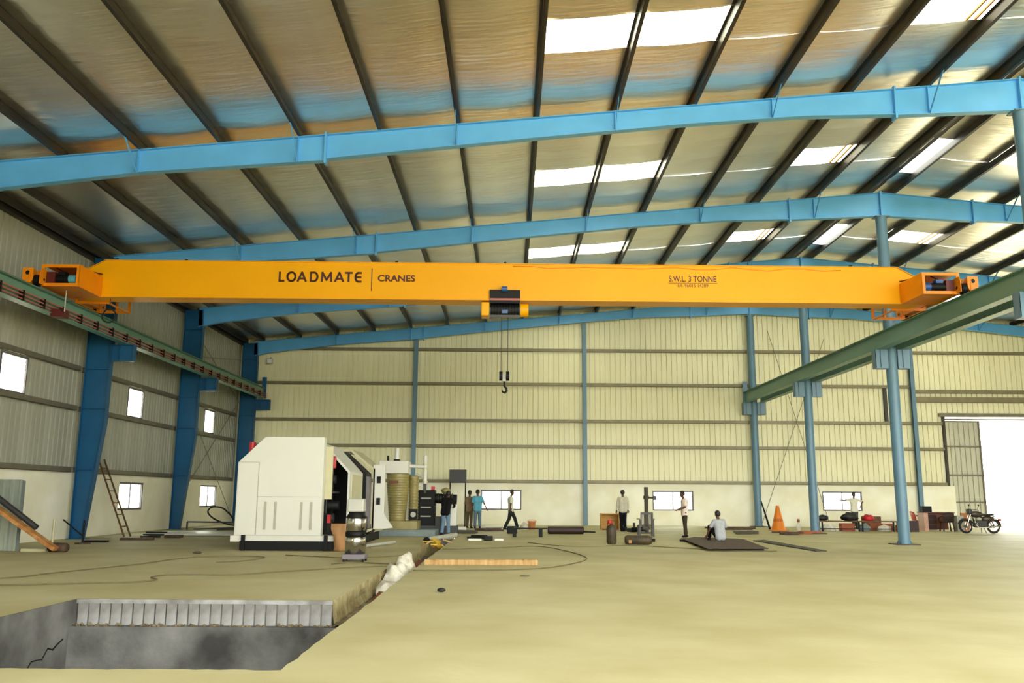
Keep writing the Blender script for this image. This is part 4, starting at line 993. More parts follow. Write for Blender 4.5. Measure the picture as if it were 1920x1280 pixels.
# long timber on the floor, offcuts, dark slug
tb = empty('floor_timber', (-.6, 19.5, 0)); tag(tb, 'long pale timber beam lying across the floor right of the trench', 'timber')
MB().obox((-.62, 19.52, .06), (2.5, .14, .12), (0, 0, .035)).build('beam', 'timber', tb, bevel=.012)
for k, xx in enumerate((-1.6, -.4, .35)): MB().obox((xx, 19.45 + .035 * xx, .125), (.08, .1, .012), (0, 0, .1 * k)).build('nail_cleat', 'rust_orange', tb)
b = MB(); b.ball((-1.07, 14.05, .035), (.07, .05, .035), 12, 8); o = b.build('rag', 'black_sack'); tag(o, 'small black lump lying alone on the bare floor', 'rag')
b = MB(); b.ball((.3, 16.9, .012), (.1, .07, .012), 12, 6); tag(b.build('rag', 'cable_rubber'), 'thin flat brown scrap on the floor beyond the black lump', 'scrap')
b = MB(); b.ball((-8.0, 22.6, .03), (.12, .08, .03), 12, 6); tag(b.build('rag', 'rust_brown'), 'small brown scrap on the floor in front of the white machine', 'scrap')

# cables on the floor
def cable(pts, label, r=.012, m_='cable_rubber'):
    out = spline([(p[0], p[1], r + .003) for p in pts])
    tag(MB().tube(out, r, 6).build('floor_cable', m_), label, 'cable', 'cables on the floor')
cable([(-11, 14.6), (-9.02, 15.72), (-8.65, 16.81), (-8.0, 18.9), (-7.6, 21.0), (-6.6, 21.6), (-5.9, 21.3), (-6.0, 20.2), (-6.5, 19.6)], 'brown cable curving from the left edge towards the white machine')
cable([(-11, 14.0), (-8.35, 14.57), (-7.3, 14.9), (-6.45, 15.2), (-6.2, 15.6), (-6.5, 16.1), (-6.3, 16.6), (-5.2, 16.7), (-4.6, 17.3), (-3.85, 18.0), (-3.2, 18.6), (-2.6, 18.9)], 'brown cable with a tight S bend leading into the trench')
cable([(-5.6, 22.1), (-4.6, 21.6), (-4.0, 21.3), (-3.3, 21.6), (-2.7, 22.3)], 'short brown cable passing behind the vacuum to the trench')
cable([(-3.9, 19.4), (-3.5, 19.8), (-2.9, 19.6), (-2.6, 19.5)], 'short dark cable crossing in front of the vacuum into the trench', .015)
cable([(-1.95, 17.9), (-.9, 18.0), (.4, 18.4), (1.2, 19.4), (1.9, 21.6), (1.6, 24.4), (.9, 26.6), (-.2, 26.0), (-1.2, 25.2), (-1.9, 25.0)], 'brown cable looping round the end of the long timber')
cable([(.6, 28.8), (1.6, 27.0), (2.6, 26.9), (4.0, 27.3), (6.2, 25.2), (7.6, 25.0)], 'thin cable running from the bench to the steel plates')

# ================================================================== CENTRE AND RIGHT ITEMS
bn = empty('low_bench', (1.0, 32.9, 0)); tag(bn, 'low black steel bench on the floor left of the black roll', 'bench')
MB().box(.1, 1.42, 32.75, 33.05, .3, .34).build('bench_top', 'black_metal', bn); MB().box(1.1, 1.24, 32.8, 33.0, 0, .3).build('leg', 'black_metal', bn); MB().box(.12, .26, 32.8, 33.0, 0, .3).build('leg', 'black_metal', bn)
bk = empty('bucket', (1.0, 40.0, 0)); tag(bk, 'orange clay coloured bucket standing by the back wall', 'bucket')
MB().lathe((1.02, 40, 0), [(.14, .0), (.17, .34), (.2, .34), (.2, .4), (.18, .4), (.12, .02)], 20).build('body', 'bucket_orange', bk)
MB().tube([(1.02 - .19 * math.cos(t * math.pi / 8), 40, .4 + .06 * math.sin(t * math.pi / 8)) for t in range(9)], .008, 6).build('handle', 'light_grey', bk)
sack('white_bag', (.7, 40.1, 0), (.17, .14, .2), 'white_sack', 'small white bag on the floor next to the orange bucket', 'bag', 6)
o = MB().box(-.1, .32, 35.6, 35.9, 0, .3).build('black_crate', 'black_metal', bevel=.03); tag(o, 'black crate on the floor in front of the walking man', 'crate')
rl_ = empty('roll', (2.35, 35.7, 0)); tag(rl_, 'long dark brown roll lying on the floor before the slim post', 'roll')
MB().cyl((1.58, 35.65, .155), (3.0, 35.75, .155), .155, n=24).build('roll_body', 'dark_maroon', rl_)
for xx, yy in ((1.56, 35.65), (3.0, 35.75)): MB().cyl((xx, yy, .155), (xx + .03, yy, .155), .12, n=20).build('roll_end', 'black_metal', rl_)
MB().cyl((3.03, 35.75, .1), (3.5, 35.78, .08), .035, n=10).build('core_tube', 'black_metal', rl_)
px_ = empty('plywood_box', (4.67, 40.8, 0)); tag(px_, 'open fronted yellow plywood box behind the gas cylinder', 'box')
MB().box(4.27, 5.08, 41.1, 41.13, 0, .73).build('back_panel', 'plywood', px_); MB().box(4.24, 4.28, 40.6, 41.13, 0, .75).build('side_panel', 'plywood', px_); MB().box(5.07, 5.11, 40.6, 41.13, 0, .75).build('side_panel', 'plywood', px_); MB().box(4.28, 5.07, 40.6, 41.1, .7, .74).build('top_panel', 'plywood', px_); MB().box(4.28, 5.07, 40.6, 41.1, 0, .04).build('bottom_panel', 'old_wood', px_)
gc = empty('gas_cylinder', (3.3, 28.35, 0)); tag(gc, 'brown gas cylinder standing upright with a red valve guard', 'gas cylinder')
MB().lathe((3.3, 28.35, 0), [(.13, 0), (.14, .03), (.165, .06), (.165, .48), (.15, .56), (.08, .61), (.05, .62)], 24).build('body', 'cylinder_olive', gc)
MB().cyl((3.3, 28.35, .6), (3.3, 28.35, .68), .04, n=12).build('valve', 'dark_maroon', gc)
MB().lathe((3.25, 28.35, .64), [(.06, 0), (.075, .03), (.075, .1), (.05, .13)], 14).build('regulator', 'red_paint', gc)
MB().tube([(3.18 , 28.35, .58), (3.18, 28.35, .74), (3.42, 28.35, .74), (3.42, 28.35, .58)], .012, 6).build('carry_guard', 'cylinder_olive', gc)
gl = empty('gas_cylinder', (4.15, 28.15, 0)); tag(gl, 'olive gas cylinder lying on its side on the floor', 'gas cylinder')
pts = [(3.78, 28.25), (4.58, 28.05)]
MB().tube([(3.72, 28.27, .15), (3.8, 28.25, .15), (4.45, 28.08, .15), (4.55, 28.06, .15)], [.11, .15, .15, .1], 22).build('body', 'cylinder_olive', gl)
MB().cyl((4.55, 28.06, .15), (4.65, 28.03, .15), .05, n=12).build('valve', 'black_metal', gl)
MB().obox((3.86, 28.06, .1), (.1, .02, .1)).build('sticker', 'brown_paper', gl)
# brown armchair seen from behind
ch = empty('armchair', (5.33, 34.25, 0)); tag(ch, 'dark brown plastic armchair with slatted back seen from behind', 'chair')
for xx, yy in ((5.07, 34.05), (5.6, 34.05), (5.07, 34.5), (5.6, 34.5)): MB().bar((xx, yy, 0), (xx, yy, .64 if yy < 34.3 else .42), .06, .06).build('leg', 'chair_brown', ch)
MB().box(5.08, 5.6, 34.05, 34.52, .4, .44).build('seat', 'chair_brown', ch, bevel=.015)
MB().box(5.1, 5.58, 34.0, 34.04, .84, .92).build('top_rail', 'chair_brown', ch)
for xx in (5.12, 5.56): MB().bar((xx, 34.04, .42), (xx, 34.02, .88), .05, .05).build('back_post', 'chair_brown', ch)
for k in range(7): MB().box(5.17 + k * .054, 5.205 + k * .054, 34.01, 34.03, .44, .86).build('back_slat', 'mesh_dark', ch)
for xx in (5.05, 5.62): MB().box(xx - .035, xx + .035, 34.05, 34.5, .64, .67).build('armrest', 'chair_brown', ch)
MB().box(5.2, 5.5, 34.15, 34.4, .25, .38).build('under_brace', 'mesh_dark', ch)
# pillar drill stand
dr = empty('pillar_stand', (5.76, 36.75, 0)); tag(dr, 'grey upright steel pillar stand with side clamp behind the armchair', 'stand')
MB().cyl((5.76, 36.75, .06), (5.76, 36.75, 1.92), .085, n=18).build('pillar', 'mesh_dark', dr); MB().box(5.5, 6.02, 36.5, 37.0, 0, .06).build('base', 'dark_grey', dr)
MB().cyl((5.76, 36.75, 1.42), (5.76, 36.75, 1.56), .12, n=16).build('clamp', 'mesh_dark', dr); MB().cyl((5.8, 36.75, 1.49), (6.12, 36.75, 1.47), .04, n=10).build('arm', 'dark_grey', dr); MB().box(6.05, 6.18, 36.68, 36.82, 1.38, 1.56).build('chuck', 'dark_grey', dr)
mt = empty('welding_gear', (4.4, 38.2, 0)); tag(mt, 'dark heap of welding tools on the floor behind the gas cylinder', 'tools')
rq = random.Random(13)
for k in range(6): MB().obox((4.9 + k * .16, 37.6 + rq.uniform(-.2, .2), .1 + rq.uniform(0, .06)), (.3, .12, .1 + rq.uniform(0, .12)), (0, 0, rq.random())).build('tool', 'black_metal', mt)
MB().cyl((5.35, 37.6, .15), (5.35, 37.6, .42), .05, n=10).build('small_bottle', 'dark_grey', mt)
# steel plates under the seated man
plates = (((6.25, 31.45), (8.25, 31.15), (8.4, 32.2), (7.0, 33.3), .0, .03, 'rust_brown', 'thin brown steel plate behind the seated man'),
          ((5.6, 24.9), (7.4, 25.1), (8.2, 30.8), (6.1, 31.2), .07, .085, 'rust_brown', 'large brown steel plate the man sits on'),
          ((8.75, 25.1), (9.1, 25.2), (9.15, 31.5), (8.6, 31.0), .0, .03, 'mesh_dark', 'long narrow steel plate right of the seated man'))
for a, b_, c, d_, z0, z1, m_, lab in plates:
    o = MB().prism([a, b_, c, d_], 'z', z0, z1).build('steel_plate', m_); tag(o, lab, 'plate')
    if z0 > 0:
        for yy in (25.6, 28.0, 30.4): MB().box(5.9, 7.4, yy - .05, yy + .05, 0, z0).build('bearer', 'black_metal', o)
for i, (x, y, l, m_, lab) in enumerate(((10.4, 41.4, 2.2, 'rust_brown', 'long rusty bars on the floor left of the far round column'), (9.8, 36.6, 1.2, 'mesh_dark', 'short grey channel on the floor behind the seated man'), (11.5, 36.2, 1.1, 'rust_brown', 'rusty offcuts on the floor in front of the orange cone'), (12.6, 37.0, .9, 'brick_red', 'reddish steel pieces at the foot of the middle round column'),
        (-1.0, 31.2, .8, 'black_metal', 'black steel pieces on the floor right of the trench end'), (-1.6, 35.5, 1.0, 'mesh_dark', 'tangled grey scrap right of the pump set'), (-.9, 38.2, 1.2, 'rust_brown', 'brown scrap bars in front of the blue shirted man'))):
    e = empty('steel_offcuts', (x, y, 0)); tag(e, lab, 'offcuts'); rq = random.Random(40 + i)
    for k in range(4): MB().obox((x + rq.uniform(-.3, .3), y + .12 * k - .2, .05 + .05 * (k % 2)), (l * rq.uniform(.5, 1), rq.uniform(.05, .12), .07), (0, 0, rq.uniform(-.3, .3))).build('offcut', m_, e)
o = MB().box(-1.4, -.95, 30.0, 30.2, .0, .07).build('white_offcut', 'machine_white'); tag(o, 'white offcut on the floor left of the black block', 'offcut')
o = MB().box(-.5, -.2, 30.05, 30.2, .0, .07).build('white_offcut', 'machine_white'); tag(o, 'white offcut on the floor right of the black block', 'offcut')
o = MB().obox((-.72, 30.1, .08), (.3, .16, .16), (0, 0, .1)).build('black_block', 'black_metal', bevel=.02); tag(o, 'black block between two white offcuts on the floor', 'block')
o = MB().cyl((-1.9, 38.2, .1), (-2.5, 38.0, .1), .09, n=14).build('white_tube', 'machine_white'); tag(o, 'white tube lying on the floor left of the brown shirted man', 'tube')
o = MB().box(-1.3, .9, 41.4, 41.7, 0, .08).build('pale_board', 'light_grey'); tag(o, 'pale board on the floor under the left back window', 'board')
# cone
cn = empty('orange_cone', (12.5, 40.7, 0)); tag(cn, 'tall orange cone with darker bands beside the far round column', 'cone')
MB().box(12.12, 12.9, 40.35, 41.05, 0, .05).build('base', 'cone_orange', cn, bevel=.02)
for a, c, m_ in ((0, .34, 'cone_orange'), (.34, .46, 'cone_dark'), (.46, 1.0, 'cone_orange')):
    r0 = .32 - .25 * a; r1 = .32 - .25 * c
    MB().cyl((12.5, 40.7, .05 + a * 1.1), (12.5, 40.7, .05 + c * 1.1), r0, r1, n=24).build('cone_band', m_, cn)
o = MB().cyl((12.3, 41.3, 0), (11.95, 41.4, 1.35), .05, .03, n=10).build('leaning_stick', 'black_metal'); tag(o, 'dark stick leaning behind the orange cone', 'stick')
tr_ = empty('bottle', (12.75, 38.6, 0)); tag(tr_, 'small red and white bottle at the middle round column', 'bottle')
MB().lathe((12.75, 38.6, 0), [(.1, 0), (.1, .32), (.05, .4), (.04, .46)], 14).build('body', 'white_sack', tr_); MB().lathe((12.75, 38.6, .46), [(.06, 0), (.06, .12), (.03, .14)], 12).build('cap', 'brick_red', tr_)
# low bench with bags
lb_ = empty('work_bench', (16.2, 40.3, 0)); tag(lb_, 'long low wooden bench below the right back window', 'bench')
MB().box(14.2, 17.95, 40.1, 40.6, .44, .49).build('bench_top', 'old_wood', lb_)
for xx in (14.35, 16.2, 17.8):
    for yy in (40.15, 40.55): MB().box(xx - .03, xx + .03, yy - .03, yy + .03, 0, .44).build('leg', 'black_metal', lb_)
MB().box(14.35, 17.8, 40.53, 40.57, .1, .14).build('stretcher', 'black_metal', lb_)
sack('black_bag', (14.45, 40.35, .49), (.28, .18, .14), 'black_sack', 'black bag on the left end of the low bench', 'bag', 11, .8)
sack('black_bag', (15.72, 40.35, .49), (.4, .2, .2), 'black_sack', 'large black bag on the low bench beside the red bag', 'bag', 12, .8)
sack('red_bag', (16.55, 40.3, .49), (.26, .16, .16), 'red_paint', 'red bag on the low bench in front of the far man', 'bag', 13, .8)
sack('white_sack', (14.95, 40.95, 0), (.3, .25, .2), 'white_sack', 'white sack on the floor behind the left end of the low bench', 'sack', 14)
sack('grey_sack', (16.55, 40.9, 0), (.28, .25, .22), 'grey_blue', 'grey sack on the floor behind the middle of the low bench', 'sack', 15)
for i, (x0, x1, y0, y1, z0, z1, m_, lab) in enumerate(((15.5, 16.1, 40.8, 41.2, 0, .36, 'brick_red', 'brown carton under the middle of the low bench'), (17.1, 18.2, 41.5, 41.9, .0, .34, 'brick_red', 'wide reddish brown carton on the floor right of the bench'),
        (17.1, 17.9, 42.1, 42.5, .0, .66, 'old_wood', 'dark green brown crate behind the wide carton'), (18.0, 18.4, 40.5, 40.85, .0, .3, 'brick_red', 'small brick red carton right of the low bench'), (18.5, 18.95, 40.5, 40.9, .0, .5, 'dark_maroon', 'dark maroon box behind the thick round column'))):
    e = empty('carton', ((x0 + x1) / 2, (y0 + y1) / 2, 0)); tag(e, lab, 'box')
    MB().box(x0, x1, y0, y1, z0, z1).build('body', m_, e, bevel=.01); MB().box(x0 + .02, x1 - .02, (y0 + y1) / 2 - .03, (y0 + y1) / 2 + .03, z1, z1 + .004).build('tape', 'brown_paper', e)
sack('white_sack', (17.5, 40.9, 0), (.32, .2, .18), 'white_sack', 'white sack on the floor at the right end of the low bench', 'sack', 17)
# red plastic chair
def monobloc(name, loc, rz, m_, label):
    e = empty(name, loc, rz, local=True); tag(e, label, 'chair')
    for sx in (-1, 1):
        for sy_ in (-1, 1): MB().bar((sx * .25, sy_ * .23, 0), (sx * .2, sy_ * .18, .42), .05, .05).build('leg', m_, e)
    MB().box(-.24, .24, -.22, .22, .41, .45).build('seat', m_, e, bevel=.015)
    b = MB(); n = 9
    for i in range(n + 1):
        t = -1 + 2 * i / n; x = .24 * t; y = .2 + .05 * (1 - t * t)
        for z, dy in ((.45, 0), (.66, .04), (.84 + .05 * (1 - t * t), .1)): b.v += [A((x, y + dy, z)), A((x, y + dy + .02, z))]
    for i in range(n):
        for j in range(2):
            q = i * 6 + j * 2; b.f += [[q, q + 6, q + 8, q + 2], [q + 1, q + 3, q + 9, q + 7]]; b.sm += [True, True]
        b.f.append([i * 6 + 4, i * 6 + 10, i * 6 + 11, i * 6 + 5]); b.sm.append(False)
    b.build('backrest', m_, e)
    for sx in (-1, 1): MB().tube([(sx * .25, -.2, .43), (sx * .28, -.18, .64), (sx * .28, .1, .68), (sx * .25, .22, .7)], .025, 8).build('armrest', m_, e)
    return e
monobloc('plastic_chair', (20.45, 43.7, 0), math.radians(90), 'chair_red', 'red plastic armchair just right of the thick round column')
# desks
dk = empty('desk', (20.5, 42.2, 0)); tag(dk, 'brown office desk with pale pinkish side against the back wall', 'desk')
MB().box(19.87, 20.07, 41.88, 42.5, 0, .84).build('side_cabinet', 'desk_pink', dk)
MB().box(20.05, 21.3, 42.45, 42.5, .05, .84).build('modesty_panel', 'desk_brown', dk); MB().box(19.85, 21.35, 41.85, 42.55, .84, .88).build('desktop', 'desk_brown', dk)
MB().box(20.06, 20.5, 41.92, 42.4, .05, .8).build('drawer_unit', 'desk_brown', dk)
for z in (.08, .32, .56): MB().box(20.08, 20.48, 41.9, 41.92, z, z + .21).build('drawer_front', 'dark_maroon', dk)
o = MB().box(19.9, 20.34, 42.0, 42.3, .88, 1.16).build('black_case', 'black_metal', bevel=.02); tag(o, 'dark blue black case standing on the desk', 'case')
monobloc('plastic_chair', (20.68, 41.35, 0), math.radians(175), 'dark_maroon', 'dark maroon armchair in front of the brown desk')
o = MB().box(21.0, 21.32, 41.0, 41.35, .02, .74).build('white_cabinet', 'light_grey', bevel=.02); tag(o, 'small white cabinet between dark chair and brown board', 'cabinet')
o = MB().box(21.34, 21.75, 41.3, 41.36, .0, .86).build('brown_board', 'desk_panel'); tag(o, 'upright orange brown board behind the motorcycle front wheel', 'board')

# ================================================================== MOTORCYCLE  (local: -x is forward, z up)
mo = empty('motorcycle', (20.95, 39.0, 0), math.radians(4), local=True); tag(mo, 'dark brown motorcycle parked on its stand in the doorway light', 'motorcycle')
def wheel(xc):
    e = MB().tube([(xc + .27 * math.cos(t * math.pi / 16), 0, .32 + .27 * math.sin(t * math.pi / 16)) for t in range(32)], .048, 10, closed=True).build('tyre', 'rubber', mo)
    MB().tube([(xc + .228 * math.cos(t * math.pi / 16), 0, .32 + .228 * math.sin(t * math.pi / 16)) for t in range(32)], .016, 8, closed=True).build('rim', 'chrome', e)
    MB().cyl((xc, -.07, .32), (xc, .07, .32), .07, n=16).build('hub', 'dark_grey', e)
    for k in range(14): a = k * math.pi / 7; MB().cyl((xc + .06 * math.cos(a), (.03 if k % 2 else -.03), .32 + .06 * math.sin(a)), (xc + .225 * math.cos(a), 0, .32 + .225 * math.sin(a)), .005, n=5).build('spoke', 'chrome', e)
wheel(-.64); wheel(.64)
def fender(xc, a0, a1, m_):
    b = MB(); n = 12
    for i in range(n + 1):
        t = math.radians(a0 + (a1 - a0) * i / n)
        for r_, w_ in ((.345, .07), (.36, .0), (.345, -.07)): b.v.append(A((xc + r_ * math.cos(t), w_, .32 + r_ * math.sin(t))))
    for i in range(n):
        for j in range(2): q = i * 3 + j; b.f.append([q, q + 3, q + 4, q + 1]); b.sm.append(True)
    o = b.build('mudguard', m_, mo); md = o.modifiers.new('thick', 'SOLIDIFY'); md.thickness = .006
fender(-.64, 20, 165, 'moto_black'); fender(.64, -5, 150, 'moto_brown')
for y_ in (-.09, .09):
    MB().cyl((-.64, y_, .32), (-.38, y_, .95), .022, n=10).build('fork_leg', 'chrome', mo)
    MB().cyl((.64, y_, .34), (.42, y_, .72), .028, n=10).build('shock_absorber', 'dark_grey', mo)
    MB().cyl((.1, y_, .36), (.64, y_, .32), .02, n=8).build('swing_arm', 'moto_black', mo)
MB().tube([(-.36, 0, .92), (-.25, 0, .6), (-.1, 0, .36), (.3, 0, .34)], .03, 10).build('down_tube', 'moto_black', mo)
MB().tube([(-.38, 0, .9), (0, 0, .74), (.35, 0, .68), (.72, 0, .74)], .026, 10).build('backbone', 'moto_black', mo)
tk = MB(); tk.ball((-.12, 0, .85), (.32, .15, .15), 18, 12); tk.build('fuel_tank', 'moto_brown', mo)
b = MB(); b.ball((.38, 0, .82), (.36, .12, .055), 16, 8); b.build('seat', 'black_sack', mo)
b = MB(); b.ball((.42, 0, .64), (.3, .13, .14), 14, 8); b.build('side_cover', 'moto_brown', mo)
MB().box(-.24, .3, -.14, .14, .26, .58).build('engine', 'dark_grey', mo, bevel=.04)
for k in range(5): MB().box(-.12, .06, -.1, .1, .54 + k * .035, .556 + k * .035).build('cooling_fin', 'plastic_grey', mo)
MB().tube([(-.12, -.12, .52), (-.22, -.14, .36), (-.1, -.16, .26), (.4, -.17, .28), (.85, -.18, .36)], [.02, .02, .022, .035, .04], 10).build('exhaust', 'chrome', mo)
MB().cyl((-.46, 0, .93), (-.36, 0, .93), .1, .07, n=18).build('headlamp', 'chrome', mo)
MB().box(-.5, -.36, -.14, .14, .84, 1.08).build('front_cowl', 'moto_black', mo, bevel=.04)
MB().tube([(-.2, -.36, 1.0), (-.28, -.25, 1.06), (-.34, 0, 1.04), (-.28, .25, 1.06), (-.2, .36, 1.0)], .014, 8).build('handlebar', 'black_metal', mo)
for y_ in (-.3, .3):
    MB().tube([(-.24, y_, 1.05), (-.2, y_ * 1.15, 1.2)], .008, 6).build('mirror_stem', 'black_metal', mo); b = MB(); b.ball((-.2, y_ * 1.2, 1.24), (.02, .06, .045), 10, 6); b.build('mirror', 'black_metal', mo)
MB().tube([(-.3, -.2, .3), (-.36, -.28, .5), (-.3, -.2, .68)], .014, 8).build('crash_bar', 'chrome', mo)
MB().tube([(.5, -.2, .74), (.92, -.2, .72), (.95, -.2, .5), (.62, -.2, .46)], .011, 6).build('leg_guard', 'moto_brown', mo)
MB().box(.72, .95, -.12, .12, .84, .86).build('rear_carrier', 'black_metal', mo)
MB().box(.92, 1.0, -.07, .07, .55, .65).build('tail_lamp', 'red_paint', mo)
MB().box(.98, 1.12, -.09, .09, .42, .45).build('plate_bracket', 'black_metal', mo)
for y_ in (-.14, .14): MB().cyl((.12, y_ * .7, .3), (.2, y_ * 1.3, .01), .014, n=8).build('centre_stand', 'black_metal', mo)
MB().cyl((.12, -.14, .32), (.12, -.26, .3), .015, n=8).build('foot_peg', 'black_metal', mo)

# ================================================================== PEOPLE
def remesh(b, vox, name, smooth=4):
    me = b.mesh(name); o = bpy.data.objects.new(name, me); COL.objects.link(o)
    md = o.modifiers.new('r', 'REMESH'); md.mode = 'VOXEL'; md.voxel_size = vox
    ms = o.modifiers.new('s', 'SMOOTH'); ms.iterations = smooth; ms.factor = .5
    dg = bpy.context.evaluated_depsgraph_get(); m2 = bpy.data.meshes.new_from_object(o.evaluated_get(dg)); bpy.data.objects.remove(o)
    m2.name = name; return m2
def finish(me, name, m_, parent=None):
    me.materials.clear(); me.materials.append(MATS[m_]); me.polygons.foreach_set('use_smooth', [True] * len(me.polygons))
    o = bpy.data.objects.new(name, me); COL.objects.link(o)
    if parent: o.parent = parent
    return o
BASE = dict(hip=(0, 0, .93), hl=(.09, 0, .92), hr=(-.09, 0, .92), kl=(.1, -.02, .5), kr=(-.1, -.02, .5), al=(.11, .02, .09), ar=(-.11, .02, .09),
            neck=(0, .01, 1.45), head=(0, -.02, 1.63), sl=(.18, .01, 1.4), sr=(-.18, .01, 1.4), el=(.23, .03, 1.13), er=(-.23, .03, 1.13), wl=(.23, -.04, .89), wr=(-.23, -.04, .89))
def person(loc, rz, pose, shirt, trousers, label, long_sleeve=False, sc_=1.0, toe=None, face_dir=(0, -1)):
    J = {k: Vector(v) for k, v in {**BASE, **pose}.items()}
    b = MB(); hd = J['head']; fx = Vector((face_dir[0], face_dir[1], 0)).normalized(); side = Vector((-fx.y, fx.x, 0))
    up_t = (J['neck'] - J['hip']); ax = (J['sl'] - J['sr']).normalized()
    def torso(b, g=0, low=-.02, top=1.0):
        for s_ in (-1, 1):
            h0 = J['hip'] + ax * s_ * .07 + up_t.normalized() * low; c1 = J['hip'] + up_t * .45 + ax * s_ * .065; c2 = J['hip'] + up_t * .78 + ax * s_ * .09
            b.cap(h0, c1, .105 + g, .1 + g); b.cap(c1, c2, .1 + g, .115 + g)
        b.cap(J['hip'] + up_t * .8, J['hip'] + up_t * .9 * top, .1 + g, .075 + g)
        b.cap(J['sl'] - ax * .02, J['sr'] + ax * .02, .062 + g)
    torso(b)
    b.cap(J['neck'] - up_t.normalized() * .05, hd - Vector((0, 0, .06)), .055, .052)
    b.ball(hd + Vector((0, 0, .02)), (.08, .085, .1), 16, 12); b.ball(hd + fx * .015 - Vector((0, 0, .045)), (.062, .066, .075), 14, 10)
    b.ball(hd + fx * .092 - Vector((0, 0, .005)), (.016, .016, .024), 8, 6)
    for s_ in (-1, 1): b.ball(hd + side * s_ * .082 - Vector((0, 0, .0)), (.018, .022, .032), 8, 6)
    for s_ in 'lr':
        b.cap(J['s' + s_], J['e' + s_], .052, .04); b.cap(J['e' + s_], J['w' + s_], .04, .027)
        b.cap(J['h' + s_], J['k' + s_], .088, .058); b.cap(J['k' + s_], J['a' + s_], .056, .038)
        wd = (J['w' + s_] - J['e' + s_]).normalized(); b.cap(J['w' + s_], J['w' + s_] + wd * .07, .032, .034)
    me = remesh(b, .014, 'person')
    # fingers rooted in the palm
    bmx = bmesh.new(); bmx.from_mesh(me)
    fg = MB()
    for s_ in 'lr':
        w0 = J['w' + s_]; d = (w0 - J['e' + s_]).normalized(); q = d.cross(Vector((0, 0, 1)) if abs(d.z) < .9 else Vector((0, 1, 0))).normalized(); n_ = d.cross(q)
        for i, (off, ln) in enumerate(((-.026, .066), (-.009, .078), (.009, .073), (.026, .056))):
            r0 = w0 + d * .075 + q * off; r1 = r0 + d * ln * .55 + q * off * .2; r3 = r1 + d * ln * .4 + n_ * .02
            fg.tube([r0, r1, r3], [.0095, .009, .006], 7)
        t0 = w0 + d * .03 + q * -.03; fg.tube([t0, t0 + d * .03 - q * .025, t0 + d * .065 - q * .03], [.012, .011, .007], 7)
    fm_ = fg.mesh('f'); bmx.from_mesh(fm_); bmx.to_mesh(me); bmx.free(); bpy.data.meshes.remove(fm_)
    p = finish(me, 'person', 'skin'); p.location = loc; p.rotation_euler = (0, 0, rz); p.scale = (sc_, sc_, sc_)
    tag(p, label, 'person')
    # shirt
    b = MB(); torso(b, .018, -.06, .97)
    for s_ in 'lr':
        if long_sleeve: b.cap(J['s' + s_], J['e' + s_], .066, .052); b.cyl(J['e' + s_], J['e' + s_].lerp(J['w' + s_], .92), .052, .04); b.ball(J['e' + s_], .052)
        else: b.cap(J['s' + s_], J['s' + s_].lerp(J['e' + s_], .4), .07, .066); b.cyl(J['s' + s_].lerp(J['e' + s_], .4), J['s' + s_].lerp(J['e' + s_], .85), .066, .062)
    finish(remesh(b, .016, 'shirt'), 'shirt', shirt, p)
    b = MB()
    for s_ in (-1, 1): b.cap(J['hip'] + ax * s_ * .07 + Vector((0, 0, .0)), J['hip'] + ax * s_ * .075 - Vector((0, 0, .04)), .112, .115)
    for s_ in 'lr':
        b.cap(J['h' + s_], J['k' + s_], .104, .077); b.cyl(J['k' + s_], J['k' + s_].lerp(J['a' + s_], .97), .077, .068); b.ball(J['k' + s_], .077)
    finish(remesh(b, .016, 'trousers'), 'trousers', trousers, p)
    # hair cap
    b = MB(); b.ball((0, 0, 0), 1, 20, 14); keep = []
    hb_ = MB(); hb_.v = [v_.copy() for v_ in b.v]
    for f in b.f:
        c = sum((b.v[i] for i in f), Vector()) / len(f); fr = c.dot(Vector((fx.x, fx.y, 0)))
        if c.z > .42 or (fr < .15 and c.z > -.38 + .3 * max(fr, -.6)): hb_.f.append(list(f)); hb_.sm.append(True)
    for v_ in hb_.v: v_.x *= .091; v_.y *= .097; v_.z *= .113; v_ += hd + Vector((0, 0, .028)) - fx * .004
    me = hb_.mesh('hair'); o = finish(me, 'hair', 'hair_black', p); md = o.modifiers.new('thick', 'SOLIDIFY'); md.thickness = .014; md.offset = 0
    for s_ in (-1, 1):
        b = MB(); b.ball(hd + fx * .081 + side * s_ * .03 + Vector((0, 0, .015)), (.011, .011, .008), 8, 6); finish(b.mesh('eye'), 'eye', 'lamp_glass', p)
    b = MB(); b.ball(hd + fx * .078 - Vector((0, 0, .055)), (.022, .01, .007), 8, 6); finish(b.mesh('mouth'), 'mouth', 'maroon', p)
    for s_ in 'lr':
        a = J['a' + s_]; td = Vector((toe if toe else (fx.x, fx.y))).to_3d(); td.z = 0; td.normalize()
        b = MB(); b.cap(a - td * .035 - Vector((0, 0, .04)), a + td * .12 - Vector((0, 0, .055)), .045, .036); b.cap(a - Vector((0, 0, .03)), a, .045, .045)
        me = remesh(b, .014, 'shoe', 3)
        for v_ in me.vertices: v_.co.z = max(v_.co.z, a.z - .088)
        finish(me, 'shoe', 'shoe_dark', p)
    return p
PI = math.pi
person((-2.45, 33.6, 0), PI * .92, dict(hip=(0, .04, .92), neck=(0, -.2, 1.4), head=(0, -.28, 1.56), sl=(.18, -.17, 1.36), sr=(-.18, -.17, 1.36), el=(.24, -.3, 1.12), er=(-.24, -.32, 1.13), wl=(.16, -.48, 1.05), wr=(-.16, -.5, 1.08), al=(.14, .06, .09), ar=(-.12, .0, .09)),
       'shirt_black', 'denim', 'man in black top and pale jeans bending over the black drive', True)
